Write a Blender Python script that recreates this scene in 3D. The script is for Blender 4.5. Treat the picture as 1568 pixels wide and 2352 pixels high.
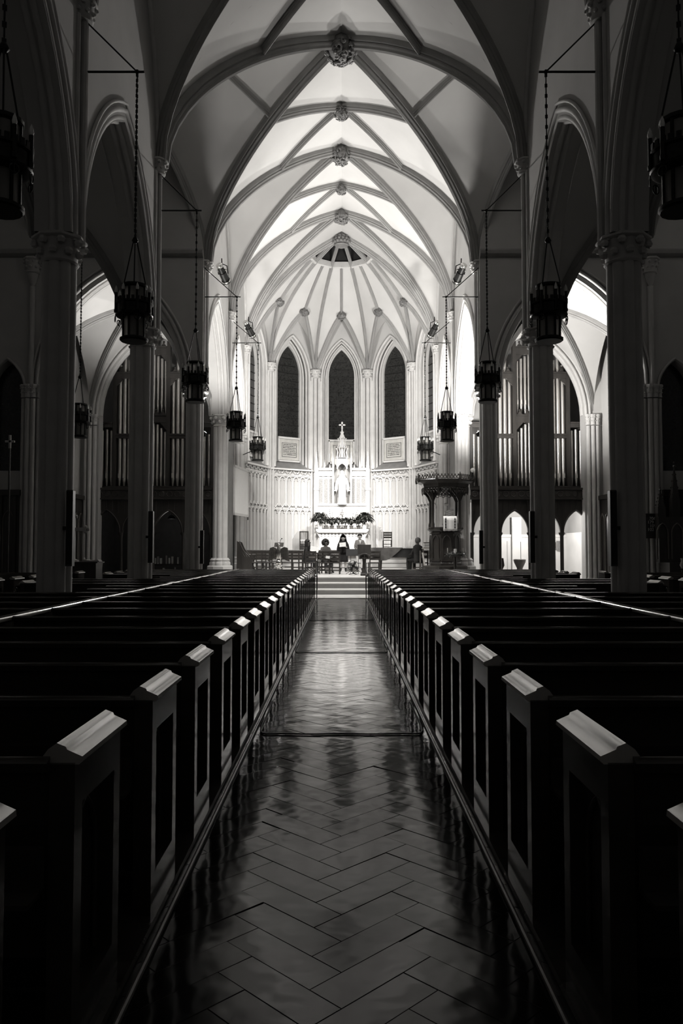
import bpy, bmesh, math, random
from mathutils import Vector, Matrix
random.seed(7)
SC = bpy.context.scene
COL = SC.collection
PI = math.pi
for _o in list(bpy.data.objects):
    bpy.data.objects.remove(_o)

# ------------------------------------------------------------------ camera
cam_d = bpy.data.cameras.new('camera')
cam = bpy.data.objects.new('camera', cam_d)
COL.objects.link(cam)
cam.location = (0.0, 0.0, 1.65)
cam.rotation_euler = (math.radians(90) + math.atan(82 / 1800), 0, 0)
cam_d.sensor_fit = 'HORIZONTAL'
cam_d.sensor_width = 36.0
cam_d.lens = 36.0 * 1800 / 1568
cam_d.clip_end = 200
SC.camera = cam

# ------------------------------------------------------------------ world: the faint light of the unlit rest of the church
W = bpy.data.worlds.new('world')
SC.world = W
W.use_nodes = True
W.node_tree.nodes['Background'].inputs[0].default_value = (1.0, 0.97, 0.93, 1)
W.node_tree.nodes['Background'].inputs[1].default_value = 0.03
SC.view_settings.view_transform = 'Standard'
SC.view_settings.look = 'None'
SC.view_settings.exposure = 0.0
SC.view_settings.gamma = 1.0
SC.view_settings.use_curve_mapping = False
SC.cycles.max_bounces = 6
SC.cycles.diffuse_bounces = 2
SC.cycles.sample_clamp_indirect = 6.0
SC.cycles.use_denoising = True

WARM = (1.0, 0.975, 0.945)


def lamp(kind, name, loc, target, power, size=0.3, angle=60, blend=0.6):
    d = bpy.data.lights.new(name, kind)
    d.energy = power
    d.color = WARM
    if kind == 'AREA':
        d.size = size
        d.spread = math.radians(angle)
    else:
        d.shadow_soft_size = size
    if kind == 'SPOT':
        d.spot_size = math.radians(angle)
        d.spot_blend = blend
    o = bpy.data.objects.new(name, d)
    COL.objects.link(o)
    o.location = loc
    if target is not None:
        o.rotation_euler = (Vector(target) - Vector(loc)).to_track_quat('-Z', 'Y').to_euler()
    return o


# lamps of the church: stage spots on the chancel piers, floods on the piers, lamps under the organ lofts
for s in (-1, 1):
    lamp('SPOT', 'stage_spot_light', (s * 3.62, 26.38, 10.35), (s * 0.3, 39.2, 3.2), 9500, 0.12, 30, 1.0)
    lamp('SPOT', 'stage_wide_light', (s * 3.62, 26.38, 10.35), (0.0, 31.2, 0.6), 2500, 0.12, 68, 0.8)
    lamp('SPOT', 'stage_spot_light', (s * 3.42, 31.62, 10.0), (-s * 0.2, 39.3, 2.6), 2000, 0.12, 60, 1.0)
    lamp('SPOT', 'apse_flood_light', (s * 3.95, 31.3, 7.1), (-s * 0.6, 38.4, 12.5), 1800, 0.25, 130, 0.9)
for s in (-1, 1):
    lamp('SPOT', 'vault_flood_light', (s * 3.7, 34.75, 6.2), (-s * 1.2, 20.5, 14.6), 4000, 0.15, 110, 1.0)
lamp('SPOT', 'pier_flood_light', (-4.42, 26.0, 5.6), (-4.5, 27.4, 11.6), 1500, 0.2, 125, 0.5)
lamp('SPOT', 'pier_flood_light', (4.42, 26.0, 5.6), (6.3, 29.0, 11.6), 2900, 0.2, 145, 0.5)
lamp('SPOT', 'pier_flood_light', (4.42, 26.0, 5.6), (10.2, 24.3, 13.2), 1500, 0.1, 34, 0.6)
lamp('POINT', 'loft_lamp_light', (7.9, 32.7, 3.0), None, 330, 0.12)
lamp('POINT', 'loft_lamp_light', (-7.2, 33.2, 2.7), None, 3, 0.12)

# ------------------------------------------------------------------ materials
MATS = {}


def mat(name, base=(0.5, 0.5, 0.5), rough=0.6, metal=0.0, var=0.12, vscale=6.0, bump=0.0, bscale=40.0,
        spec=0.5, emit=0.0, trans=0.0, alpha=1.0, stretch=None, kind='noise', bdist=0.01):
    m = bpy.data.materials.new(name)
    m.use_nodes = True
    nt = m.node_tree
    b = nt.nodes['Principled BSDF']
    b.inputs['Roughness'].default_value = rough
    b.inputs['Metallic'].default_value = metal
    b.inputs['Specular IOR Level'].default_value = spec
    b.inputs['Transmission Weight'].default_value = trans
    b.inputs['Alpha'].default_value = alpha
    if isinstance(base, (int, float)):
        base = (base, base * 0.985, base * 0.96)
    tc = nt.nodes.new('ShaderNodeTexCoord')
    mp = nt.nodes.new('ShaderNodeMapping')
    nt.links.new(tc.outputs['Object'], mp.inputs[0])
    if stretch:
        mp.inputs['Scale'].default_value = stretch
    nz = nt.nodes.new('ShaderNodeTexNoise')
    nz.inputs['Scale'].default_value = vscale
    nz.inputs['Detail'].default_value = 4
    nt.links.new(mp.outputs[0], nz.inputs['Vector'])
    rp = nt.nodes.new('ShaderNodeValToRGB')
    rp.color_ramp.elements[0].position = 0.3
    rp.color_ramp.elements[1].position = 0.7
    rp.color_ramp.elements[0].color = [max(0, c * (1 - var)) for c in base] + [1]
    rp.color_ramp.elements[1].color = [min(1, c * (1 + var)) for c in base] + [1]
    nt.links.new(nz.outputs[0], rp.inputs[0])
    nt.links.new(rp.outputs[0], b.inputs['Base Color'])
    if bump:
        n2 = nt.nodes.new('ShaderNodeTexNoise')
        n2.inputs['Scale'].default_value = bscale
        n2.inputs['Detail'].default_value = 3
        nt.links.new(mp.outputs[0], n2.inputs['Vector'])
        bp = nt.nodes.new('ShaderNodeBump')
        bp.inputs['Strength'].default_value = bump
        bp.inputs['Distance'].default_value = bdist
        nt.links.new(n2.outputs[0], bp.inputs['Height'])
        nt.links.new(bp.outputs[0], b.inputs['Normal'])
    if emit:
        b.inputs['Emission Color'].default_value = (*WARM, 1)
        b.inputs['Emission Strength'].default_value = emit
    MATS[name] = m
    return m


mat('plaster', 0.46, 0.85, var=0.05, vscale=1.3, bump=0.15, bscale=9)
mat('vault_plaster', 0.5, 0.88, var=0.05, vscale=0.9, bump=0.1, bscale=7)
mat('rib_stone', 0.27, 0.75, var=0.08, vscale=3.0, bump=0.2, bscale=25)
mat('stone', 0.5, 0.75, var=0.08, vscale=3.0, bump=0.2, bscale=25)
mat('boss_stone', 0.17, 0.6, var=0.25, vscale=14.0, bump=0.3, bscale=30)
mat('pale_stone', 0.6, 0.6, var=0.04, vscale=3.0, bump=0.08, bscale=20)
mat('marble', 0.82, 0.35, var=0.04, vscale=2.0)
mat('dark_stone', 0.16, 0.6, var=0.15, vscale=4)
mat('well_shade', 0.015, 0.9, var=0.1)  # near-black base puts the gloom of the lantern opening into the colour
mat('step_stone', 0.32, 0.45, var=0.08, vscale=4)
mat('dark_wood', (0.036, 0.033, 0.03), 0.32, var=0.35, vscale=5.0, bump=0.15, bscale=20, stretch=(1, 1, 0.15))
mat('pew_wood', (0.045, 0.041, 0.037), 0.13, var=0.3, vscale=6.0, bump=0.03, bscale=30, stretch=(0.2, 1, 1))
mat('pew_cap_sheen', (0.42, 0.405, 0.38), 0.17, spec=0.9, var=0.2, vscale=8.0, stretch=(1, 0.2, 1))  # paler than the pew wood: reflected highlight on caps and rails painted in
MATS['pew_cap_sheen'].node_tree.nodes['Principled BSDF'].inputs['Coat Weight'].default_value = 1.0
MATS['pew_cap_sheen'].node_tree.nodes['Principled BSDF'].inputs['Coat Roughness'].default_value = 0.12
mat('wood_mid', (0.13, 0.12, 0.11), 0.45, var=0.25, vscale=6.0, stretch=(1, 1, 0.2))
mat('wood_light', (0.5, 0.48, 0.45), 0.5, var=0.15, vscale=6.0, stretch=(1, 1, 0.2))
mat('black_metal', (0.014, 0.014, 0.013), 0.5, metal=0.6, var=0.2)
mat('iron', (0.02, 0.02, 0.019), 0.42, metal=0.7, var=0.3, vscale=20)
mat('chrome', (0.75, 0.75, 0.73), 0.15, metal=1.0, var=0.05)
mat('brass', (0.5, 0.485, 0.46), 0.28, metal=1.0, var=0.15, vscale=12)
mat('pipe_metal', (0.62, 0.6, 0.57), 0.34, metal=0.85, var=0.15, vscale=5, stretch=(1, 1, 0.2))
mat('window_glass', (0.018, 0.018, 0.017), 0.18, var=0.5, vscale=14)
mat('lantern_glass', (0.30, 0.29, 0.27), 0.5, var=0.15, trans=0.35, vscale=5)
mat('bulb', (0.8, 0.79, 0.76), 0.35, var=0.02)
mat('glow', (1, 1, 1), 0.5, emit=14, var=0.0)
mat('cloth_dark', (0.022, 0.021, 0.02), 0.9, var=0.25, vscale=12)
mat('cloth_black', (0.014, 0.013, 0.013), 0.9, var=0.25, vscale=12)
mat('cloth_grey', (0.22, 0.21, 0.2), 0.9, var=0.2, vscale=20, bump=0.3, bscale=20)
mat('cloth_cover', (0.11, 0.105, 0.1), 0.85, var=0.2, vscale=6, bump=0.3, bscale=6)
mat('cloth_white', (0.8, 0.79, 0.77), 0.9, var=0.04, vscale=10)
mat('paper', (0.86, 0.86, 0.84), 0.8, var=0.02)
mat('skin_dark', (0.15, 0.143, 0.135), 0.55, var=0.1)
mat('skin_light', (0.55, 0.53, 0.505), 0.55, var=0.06)
mat('hair_dark', (0.02, 0.018, 0.017), 0.6, var=0.3, vscale=30, bump=0.6, bscale=60)
mat('hair_grey', (0.1, 0.097, 0.094), 0.7, var=0.2, vscale=30, bump=0.4, bscale=60)
mat('leaf', (0.02, 0.021, 0.018), 0.5, var=0.35, vscale=8)
mat('petal', (0.09, 0.087, 0.083), 0.6, var=0.4, vscale=10)
mat('pot', (0.09, 0.085, 0.08), 0.7, var=0.15)
mat('screen_white', (0.66, 0.655, 0.64), 0.7, var=0.02)
mat('frame_grey', (0.42, 0.41, 0.4), 0.5, var=0.05)
mat('plaque', (0.5, 0.49, 0.46), 0.45, metal=0.1, var=0.1, vscale=4)
mat('mosaic', (0.24, 0.236, 0.23), 0.5, var=0.45, vscale=30)
mat('ink', (0.03, 0.03, 0.03), 0.7, var=0.1)
mat('plastic_dark', (0.03, 0.03, 0.03), 0.45, var=0.1)
mat('keys_white', (0.85, 0.84, 0.82), 0.3, var=0.02)

# polished herringbone boards: glossy with a gentle waviness, each board a little different
def floor_mat():
    m = mat('floor_boards', (0.011, 0.0105, 0.0098), 0.16, var=0.2, vscale=5.0, spec=0.26, stretch=(1, 1, 1))
    nt = m.node_tree
    b = nt.nodes['Principled BSDF']
    tc = nt.nodes['Texture Coordinate']
    geo = nt.nodes.new('ShaderNodeNewGeometry')
    n1 = nt.nodes.new('ShaderNodeTexNoise')
    n1.inputs['Scale'].default_value = 3.4
    n1.inputs['Detail'].default_value = 2
    nt.links.new(geo.outputs['Position'], n1.inputs['Vector'])
    bp = nt.nodes.new('ShaderNodeBump')
    bp.inputs['Strength'].default_value = 0.5
    bp.inputs['Distance'].default_value = 0.012
    nt.links.new(n1.outputs[0], bp.inputs['Height'])
    nt.links.new(bp.outputs[0], b.inputs['Normal'])
    b.inputs['Coat Weight'].default_value = 0.0
    b.inputs['Coat Roughness'].default_value = 0.11
    nt.links.new(bp.outputs[0], b.inputs['Coat Normal'])
    n3 = nt.nodes.new('ShaderNodeTexNoise')
    n3.inputs['Scale'].default_value = 1.7
    nt.links.new(geo.outputs['Position'], n3.inputs['Vector'])
    mr = nt.nodes.new('ShaderNodeMapRange')
    mr.inputs[3].default_value = 0.075
    mr.inputs[4].default_value = 0.15
    nt.links.new(n3.outputs[0], mr.inputs[0])
    nt.links.new(mr.outputs[0], b.inputs['Roughness'])


floor_mat()


# ------------------------------------------------------------------ mesh builder
class MB:
    def __init__(s):
        s.v = []
        s.f = []

    def add(s, vs, fs):
        n = len(s.v)
        s.v += [tuple(p) for p in vs]
        s.f += [tuple(i + n for i in f) for f in fs]
        return s

    def box(s, c, d, rz=0.0, rx=0.0, ry=0.0):
        M = Matrix.Rotation(rz, 3, 'Z') @ Matrix.Rotation(ry, 3, 'Y') @ Matrix.Rotation(rx, 3, 'X')
        h = Vector(d) / 2
        vs = [Vector(c) + M @ Vector((sx * h.x, sy * h.y, sz * h.z))
              for sz in (-1, 1) for sy in (-1, 1) for sx in (-1, 1)]
        return s.add(vs, [(0, 2, 3, 1), (4, 5, 7, 6), (0, 1, 5, 4), (2, 6, 7, 3), (0, 4, 6, 2), (1, 3, 7, 5)])

    def bb(s, x0, x1, y0, y1, z0, z1):
        return s.box(((x0 + x1) / 2, (y0 + y1) / 2, (z0 + z1) / 2), (abs(x1 - x0), abs(y1 - y0), abs(z1 - z0)))

    def bbev(s, x0, x1, y0, y1, z0, z1, b=0.01):
        # box whose top edges are chamfered
        vs = [(x0, y0, z0), (x1, y0, z0), (x1, y1, z0), (x0, y1, z0),
              (x0, y0, z1 - b), (x1, y0, z1 - b), (x1, y1, z1 - b), (x0, y1, z1 - b),
              (x0 + b, y0 + b, z1), (x1 - b, y0 + b, z1), (x1 - b, y1 - b, z1), (x0 + b, y1 - b, z1)]
        fs = [(3, 2, 1, 0), (8, 9, 10, 11)]
        for i in range(4):
            j = (i + 1) % 4
            fs += [(i, j, j + 4, i + 4), (i + 4, j + 4, j + 8, i + 8)]
        return s.add(vs, fs)

    def rings(s, rings, closed=True, cap0=True, cap1=True):
        n = len(rings[0])
        vs = [p for r in rings for p in r]
        fs = []
        for k in range(len(rings) - 1):
            for i in range(n if closed else n - 1):
                j = (i + 1) % n
                fs.append((k * n + i, k * n + j, (k + 1) * n + j, (k + 1) * n + i))
        if cap0:
            fs.append(tuple(range(n - 1, -1, -1)))
        if cap1:
            fs.append(tuple((len(rings) - 1) * n + i for i in range(n)))
        return s.add(vs, fs)

    def tube(s, pts, r, n=8, caps=True):
        pts = [Vector(p) for p in pts]
        rs = r if isinstance(r, (list, tuple)) else [r] * len(pts)
        rings = []
        up = None
        for i, p in enumerate(pts):
            t = (pts[min(i + 1, len(pts) - 1)] - pts[max(i - 1, 0)]).normalized()
            if up is None:
                up = Vector((0, 0, 1)) if abs(t.z) < 0.9 else Vector((1, 0, 0))
            a = t.cross(up)
            if a.length < 1e-5:
                a = t.cross(Vector((0, 1, 0)))
            a.normalize()
            b = t.cross(a).normalized()
            up = -b if False else up
            rings.append([p + (a * math.cos(2 * PI * k / n) + b * math.sin(2 * PI * k / n)) * rs[i] for k in range(n)])
        return s.rings(rings, True, caps, caps)

    def lathe(s, prof, c=(0, 0, 0), n=16, sx=1.0, sy=1.0, rz=0.0, caps=True):
        rings = []
        for r, z in prof:
            rings.append([(c[0] + r * sx * math.cos(2 * PI * k / n + rz), c[1] + r * sy * math.sin(2 * PI * k / n + rz), c[2] + z)
                          for k in range(n)])
        return s.rings(rings, True, caps, caps)

    def shape(s, fn, zs, c=(0, 0)):
        # stacked closed outlines: zs = [(scale, z)], fn() -> list of (x, y)
        base = fn
        rings = [[(c[0] + x * k, c[1] + y * k, z) for x, y in base] for k, z in zs]
        return s.rings(rings)

    def sweep(s, path, side, prof, closed=False):
        # prof: list of (a, b): a along side, b along (tangent x side)
        path = [Vector(p) for p in path]
        rings = []
        for i, p in enumerate(path):
            t = (path[min(i + 1, len(path) - 1)] - path[max(i - 1, 0)]).normalized()
            sd = Vector(side[i] if isinstance(side, list) else side)
            sd = (sd - t * sd.dot(t)).normalized()
            nn = t.cross(sd).normalized()
            rings.append([p + sd * a + nn * b for a, b in prof])
        return s.rings(rings, True, True, True)

    def prism(s, poly, y0, y1, axis='Y'):
        # poly of (u, z); extruded along axis
        n = len(poly)
        if axis == 'Y':
            vs = [(u, y0, z) for u, z in poly] + [(u, y1, z) for u, z in poly]
        elif axis == 'X':
            vs = [(y0, u, z) for u, z in poly] + [(y1, u, z) for u, z in poly]
        else:
            vs = [(u, z, y0) for u, z in poly] + [(u, z, y1) for u, z in poly]
        fs = [tuple(range(n)), tuple(range(2 * n - 1, n - 1, -1))]
        for i in range(n):
            j = (i + 1) % n
            fs.append((i, i + n, j + n, j))
        return s.add(vs, fs)

    def sphere(s, c, r, n=10, m=6, sx=1, sy=1, sz=1):
        prof = [(r * math.sin(PI * k / m) if 0 < k < m else r * 0.02, -r * math.cos(PI * k / m) * sz) for k in range(m + 1)]
        return s.lathe(prof, c, n, sx, sy)

    def xf(s, M):
        s.v = [tuple(M @ Vector(p)) for p in s.v]
        return s

    def mesh(s, name, m, smooth=None):
        me = bpy.data.meshes.new(name)
        me.from_pydata(s.v, [], s.f)
        me.validate()
        bm = bmesh.new()
        bm.from_mesh(me)
        bmesh.ops.recalc_face_normals(bm, faces=bm.faces)
        bm.to_mesh(me)
        bm.free()
        if smooth is not None:
            for p in me.polygons:
                p.use_smooth = True
            me.set_sharp_from_angle(angle=math.radians(smooth))
        if m:
            me.materials.append(MATS[m])
        return me

    def build(s, name, m, parent=None, smooth=None, loc=None, rz=0.0):
        o = bpy.data.objects.new(name, s.mesh(name, m, smooth))
        COL.objects.link(o)
        if parent is not None:
            o.parent = parent
        if loc is not None:
            o.location = loc
        if rz:
            o.rotation_euler = (0, 0, rz)
        return o


def tag(o, label=None, cat=None, group=None, kind=None):
    if label:
        o['label'] = label
    if cat:
        o['category'] = cat
    if group:
        o['group'] = group
    if kind:
        o['kind'] = kind
    return o


def empty(name, loc=(0, 0, 0), rz=0.0, parent=None):
    o = bpy.data.objects.new(name, None)
    o.empty_display_size = 0.1
    COL.objects.link(o)
    o.location = loc
    o.rotation_euler = (0, 0, rz)
    o.parent = parent
    return o


KIDS = {}


def copy_tree(o, parent=None):
    c = o.copy()
    COL.objects.link(c)
    c.parent = parent
    for ch in list(o.children):
        copy_tree(ch, c)
    return c


def copy_at(o, loc, rz=0.0, label=None, group=None):
    c = copy_tree(o)
    c.location = loc
    c.rotation_euler = (0, 0, rz)
    if label:
        c['label'] = label
    if group:
        c['group'] = group
    return c


ORD = ['zeroth', 'first', 'second', 'third', 'fourth', 'fifth', 'sixth', 'seventh', 'eighth', 'ninth', 'tenth', 'eleventh',
       'twelfth', 'thirteenth', 'fourteenth', 'fifteenth', 'sixteenth', 'seventeenth', 'eighteenth', 'nineteenth', 'twentieth',
       'twenty-first', 'twenty-second', 'twenty-third', 'twenty-fourth']
SIDE = {-1: 'left', 1: 'right'}


# ------------------------------------------------------------------ arches
def arc_h(x, half, rise):
    # height of a pointed (or segmental) two-centred arch above its springing at |x| <= half
    x = min(abs(x), half)
    R = (half * half + rise * rise) / (2 * half)
    return math.sqrt(max(0.0, R * R - (x + R - half) ** 2))


def arch_pts(c, half, zs, rise, n=14):
    out = []
    for k in range(2 * n + 1):
        q = k / n - 1
        q = math.copysign(1 - (1 - abs(q)) ** 1.7, q) if abs(q) < 1 else q
        # denser towards the springing
        out.append((c + q * half, zs + arc_h(q * half, half, rise)))
    return out


def hole_outline(h, n=14):
    pts = [(h['c'] - h['half'], h['sill'])] + arch_pts(h['c'], h['half'], h['zs'], h['rise'], n) + [(h['c'] + h['half'], h['sill'])]
    return pts


def arch_wall(mb, O, U, N, L, z0, ztop, holes, th, extra=()):
    # wall of length L from O along U (2-D), front face at O with normal N, thickness th behind it
    def P(s_, z, d):
        return (O[0] + U[0] * s_ - N[0] * d, O[1] + U[1] * s_ - N[1] * d, z)
    zt = ztop if callable(ztop) else (lambda q: ztop)
    ss = {0.0, L}
    for h in holes:
        for p in arch_pts(h['c'], h['half'], h['zs'], h['rise']):
            ss.add(round(p[0], 5))
    for e in extra:
        ss.add(e)
    ss = sorted(q for q in ss if -1e-6 <= q <= L + 1e-6)

    def arch_z(h, q):
        return h['zs'] + arc_h(q - h['c'], h['half'], h['rise'])
    for a, b in zip(ss, ss[1:]):
        m = (a + b) / 2
        hs = sorted([h for h in holes if abs(m - h['c']) < h['half']], key=lambda h: h['sill'])
        lo_a = lo_b = z0
        segs = []
        for h in hs:
            if h['sill'] > z0 + 1e-4:
                segs.append((lo_a, lo_b, h['sill'], h['sill']))
            lo_a, lo_b = arch_z(h, a), arch_z(h, b)
        segs.append((lo_a, lo_b, zt(a), zt(b)))
        for la, lb, ha, hb in segs:
            for d in (0, th):
                mb.add([P(a, la, d), P(b, lb, d), P(b, hb, d), P(a, ha, d)], [(0, 1, 2, 3)])
        mb.add([P(a, zt(a), 0), P(b, zt(b), 0), P(b, zt(b), th), P(a, zt(a), th)], [(0, 1, 2, 3)])
    for q in (0.0, L):
        mb.add([P(q, z0, 0), P(q, zt(q), 0), P(q, zt(q), th), P(q, z0, th)], [(0, 1, 2, 3)])
    for h in holes:
        out = hole_outline(h)
        if h['sill'] > z0 + 1e-4:
            out = out + [out[0]]
        for p, q in zip(out, out[1:]):
            mb.add([P(p[0], p[1], 0), P(q[0], q[1], 0), P(q[0], q[1], th), P(p[0], p[1], th)], [(0, 1, 2, 3)])
    return mb


def outline3(O, U, h, off=0.0, depth=0.0, N=(0, 0), n=14, sill=True, z_lo=None):
    # hole outline (grown by off) in 3-D, moved along N by depth
    g = dict(h)
    g['half'] = h['half'] + off
    g['rise'] = h['rise'] + off * 1.15
    pts = arch_pts(g['c'], g['half'], g['zs'], g['rise'], n)
    if sill:
        lo = h['sill'] if z_lo is None else z_lo
        pts = [(g['c'] - g['half'], lo)] + pts + [(g['c'] + g['half'], lo)]
    return [(O[0] + U[0] * s_ + N[0] * depth, O[1] + U[1] * s_ + N[1] * depth, z) for s_, z in pts]


ROLL = [(0.5 * math.cos(2 * PI * k / 8), 0.5 * math.sin(2 * PI * k / 8)) for k in range(8)]


def roll(w):
    return [(a * w, b * w) for a, b in ROLL]
# ================================================================== the building
XW = 4.45            # inner face of the nave walls
XC = 4.75            # pier axis
ZS, ZR = 10.95, 16.25
RISE = ZR - ZS
ZA, RA = 6.85, 3.55  # arcade springing and rise
YP = [8.0, 13.0, 18.5, 25.2, 30.7, 35.85]
XJ = 9.93            # outer jamb of the chapel arch


def prof_p(u):
    # vault profile: 1 at the crown, 0 at the springing
    return 0.66 * arc_h(u * 4.67, 4.67, 5.1) / 5.1 + 0.34 * (1 - u)


RIB = [(-0.13, -0.06), (-0.13, 0.09), (-0.08, 0.12), (-0.10, 0.17), (-0.055, 0.21), (-0.05, 0.27), (0, 0.31),
       (0.05, 0.27), (0.055, 0.21), (0.10, 0.17), (0.08, 0.12), (0.13, 0.09), (0.13, -0.06)]


def ribprof(k):
    return [(a * k * .8, b * k * .88) for a, b in RIB]


def rib_path(path, k, parent, m='rib_stone'):
    d = Vector(path[-1]) - Vector(path[0])
    side = Vector((d.y, -d.x, 0)).normalized()
    return MB().sweep(path, side, ribprof(k)).build('rib', m, parent, 40)


ceiling = empty('ceiling', (0, 0, 0))
tag(ceiling, 'pale plaster ribbed vault over nave, crossing, chancel and side bays', kind='structure')


def ncoord(N):
    h = [1 - (1 - k / N) ** 1.7 for k in range(N + 1)]
    return [-q for q in reversed(h[1:])] + h


def vault_bay(x0, x1, y0, y1, zs, rise, N=12, ribk=1.0, lier=(), m='vault_plaster', ribs=True, pf=prof_p):
    cx, cy, a, b = (x0 + x1) / 2, (y0 + y1) / 2, (x1 - x0) / 2, (y1 - y0) / 2
    cs = ncoord(N)
    n = len(cs)
    mb = MB()
    vs = [(cx + a * p, cy + b * q, zs + rise * pf(min(abs(p), abs(q)))) for q in cs for p in cs]
    fs = []
    for j in range(n - 1):
        for i in range(n - 1):
            A, B, C, D = j * n + i, j * n + i + 1, (j + 1) * n + i + 1, (j + 1) * n + i
            if i == j:
                fs += [(A, B, C), (A, C, D)]
            elif i == n - 2 - j:
                fs += [(A, B, D), (B, C, D)]
            else:
                fs.append((A, B, C, D))
    mb.add(vs, fs)
    mb.build('vault_web', m, ceiling, 12)

    def S(p, q):
        return (cx + a * p, cy + b * q, zs + rise * pf(min(abs(p), abs(q))))
    if ribs:
        for sx in (-1, 1):
            for sy in (-1, 1):
                ts = [1 - (k / 16) ** 1.5 for k in range(17)]
                ts = [1 - k / 20 for k in range(21)]
                ts[1:1] = [0.985]
                rib_path([S(sx * t, sy * t) for t in ts], ribk, ceiling)
    T = 0.48
    for dx, dy in lier:
        for s2 in (-1, 1):
            path = []
            for k in range(9):
                w = k / 8
                if dy:
                    p, q = s2 * T * w, dy * (1 - (1 - T) * w)
                else:
                    p, q = dx * (1 - (1 - T) * w), s2 * T * w
                path.append(S(p, q))
            rib_path(path, ribk * (0.76 if dy else 0.5), ceiling)


for i in range(5):
    y0, y1 = YP[i], YP[i + 1]
    if i < 2:
        vault_bay(-XW, XW, y0, y1, ZS, RISE, lier=((0, -1), (0, 1)))
    elif i == 2:
        vault_bay(-XW, XW, y0, y1, ZS, RISE, N=16, ribk=1.15, lier=((0, -1), (0, 1), (1, 0), (-1, 0)))
    elif i == 3:
        vault_bay(-XW, XW, y0, y1, ZS, RISE, N=16, lier=((0, -1), (0, 1)))
    else:
        vault_bay(-XW, XW, y0, y1, ZS, RISE, N=16, lier=((0, -1),))
for s in (-1, 1):
    xa, xb = sorted((s * XW, s * XJ))
    vault_bay(xa, xb, YP[2], YP[3], ZS, RISE, N=12, ribk=0.9)
    xa, xb = sorted((s * XJ, s * 14.2))
    vault_bay(xa, xb, YP[2], YP[3], ZS, RISE, N=12, ribk=0.9)
    xa, xb = sorted((s * 5.05, s * XJ))
    vault_bay(xa, xb, YP[3], YP[4], ZA, RA, N=12, ribk=0.8)
    for i in (0, 1):
        xa, xb = sorted((s * 5.05, s * 10.2))
        vault_bay(xa, xb, YP[i], YP[i + 1], ZA, RA, N=8, ribk=0.8)


# carved bosses hanging at the rib crossings
def boss_mesh(seed, nleaf, berries=False):
    rnd = random.Random(seed)
    mb = MB()
    mb.lathe([(0.30, 0.12), (0.40, 0.02), (0.40, -0.1), (0.30, -0.24), (0.12, -0.31), (0.01, -0.32)], n=14)
    mb.lathe([(0.16, 0.45), (0.34, 0.18), (0.38, 0.05)], n=12)
    if berries:
        for ring, (r, z, c) in enumerate([(0.38, 0.0, 13), (0.40, -0.14, 14), (0.33, 0.13, 11), (0.24, 0.24, 8)]):
            for k in range(c):
                a = 2 * PI * (k + 0.5 * (ring % 2)) / c
                mb.sphere((r * math.cos(a), r * math.sin(a), z), 0.085, 8, 5)
        mb.lathe([(0.30, -0.22), (0.36, -0.27), (0.30, -0.33), (0.24, -0.30)], n=16)
    else:
        for k in range(nleaf):
            a = rnd.uniform(0, 2 * PI)
            el = rnd.uniform(-1.4, 0.25)
            R = 0.40
            ca, sa = math.cos(a), math.sin(a)
            o = Vector((ca * math.cos(el) * R, sa * math.cos(el) * R, math.sin(el) * 0.34))
            nrm = o.normalized()
            t1 = nrm.orthogonal().normalized()
            t1 = (Matrix.Rotation(rnd.uniform(0, 6.28), 3, nrm) @ t1)
            t2 = nrm.cross(t1)
            rr = rnd.uniform(0.08, 0.13)
            pts = []
            for q in range(8):
                th = q * 0.72
                pts.append(o + (t1 * math.cos(th) + t2 * math.sin(th)) * rr * (1 - q * 0.085) + nrm * (0.015 + 0.01 * q))
            mb.tube(pts, [0.028, 0.036, 0.038, 0.036, 0.034, 0.034, 0.04, 0.02], 6)
    return mb


bm_list = [boss_mesh(3, 46).mesh('boss', 'boss_stone', 50), boss_mesh(11, 40).mesh('boss', 'boss_stone', 50),
           boss_mesh(1, 0, True).mesh('boss', 'boss_stone', 50)]


def boss(x, y, z, r, i):
    o = bpy.data.objects.new('boss', bm_list[i])
    COL.objects.link(o)
    o.parent = ceiling
    o.location = (x, y, z)
    o.scale = (r / 0.46,) * 3
    o.rotation_euler = (0, 0, x * 1.7 + y)
    return o


for y, r, i in [(10.5, .4, 0), (15.75, .42, 0), (18.5, .26, 1), (21.85, .47, 0), (25.2, .25, 1), (27.95, .40, 1), (30.7, .23, 0),
                (33.27, .37, 0), (35.85, .42, 2)]:
    boss(0, y, ZR - 0.30, r, i)

# ------------------------------------------------------------------ apse vault (half decagon)
AC = Vector((0, 35.85, 0))
AR = 4.44
ZAP = 10.75


def AV(k, r=AR):
    a = PI * k / 5
    return Vector((r * math.cos(a), AC.y + r * math.sin(a), 0))


def dome(pt_dir_r, frac):
    return ZAP + (ZR - ZAP) * prof_p(frac)


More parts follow.
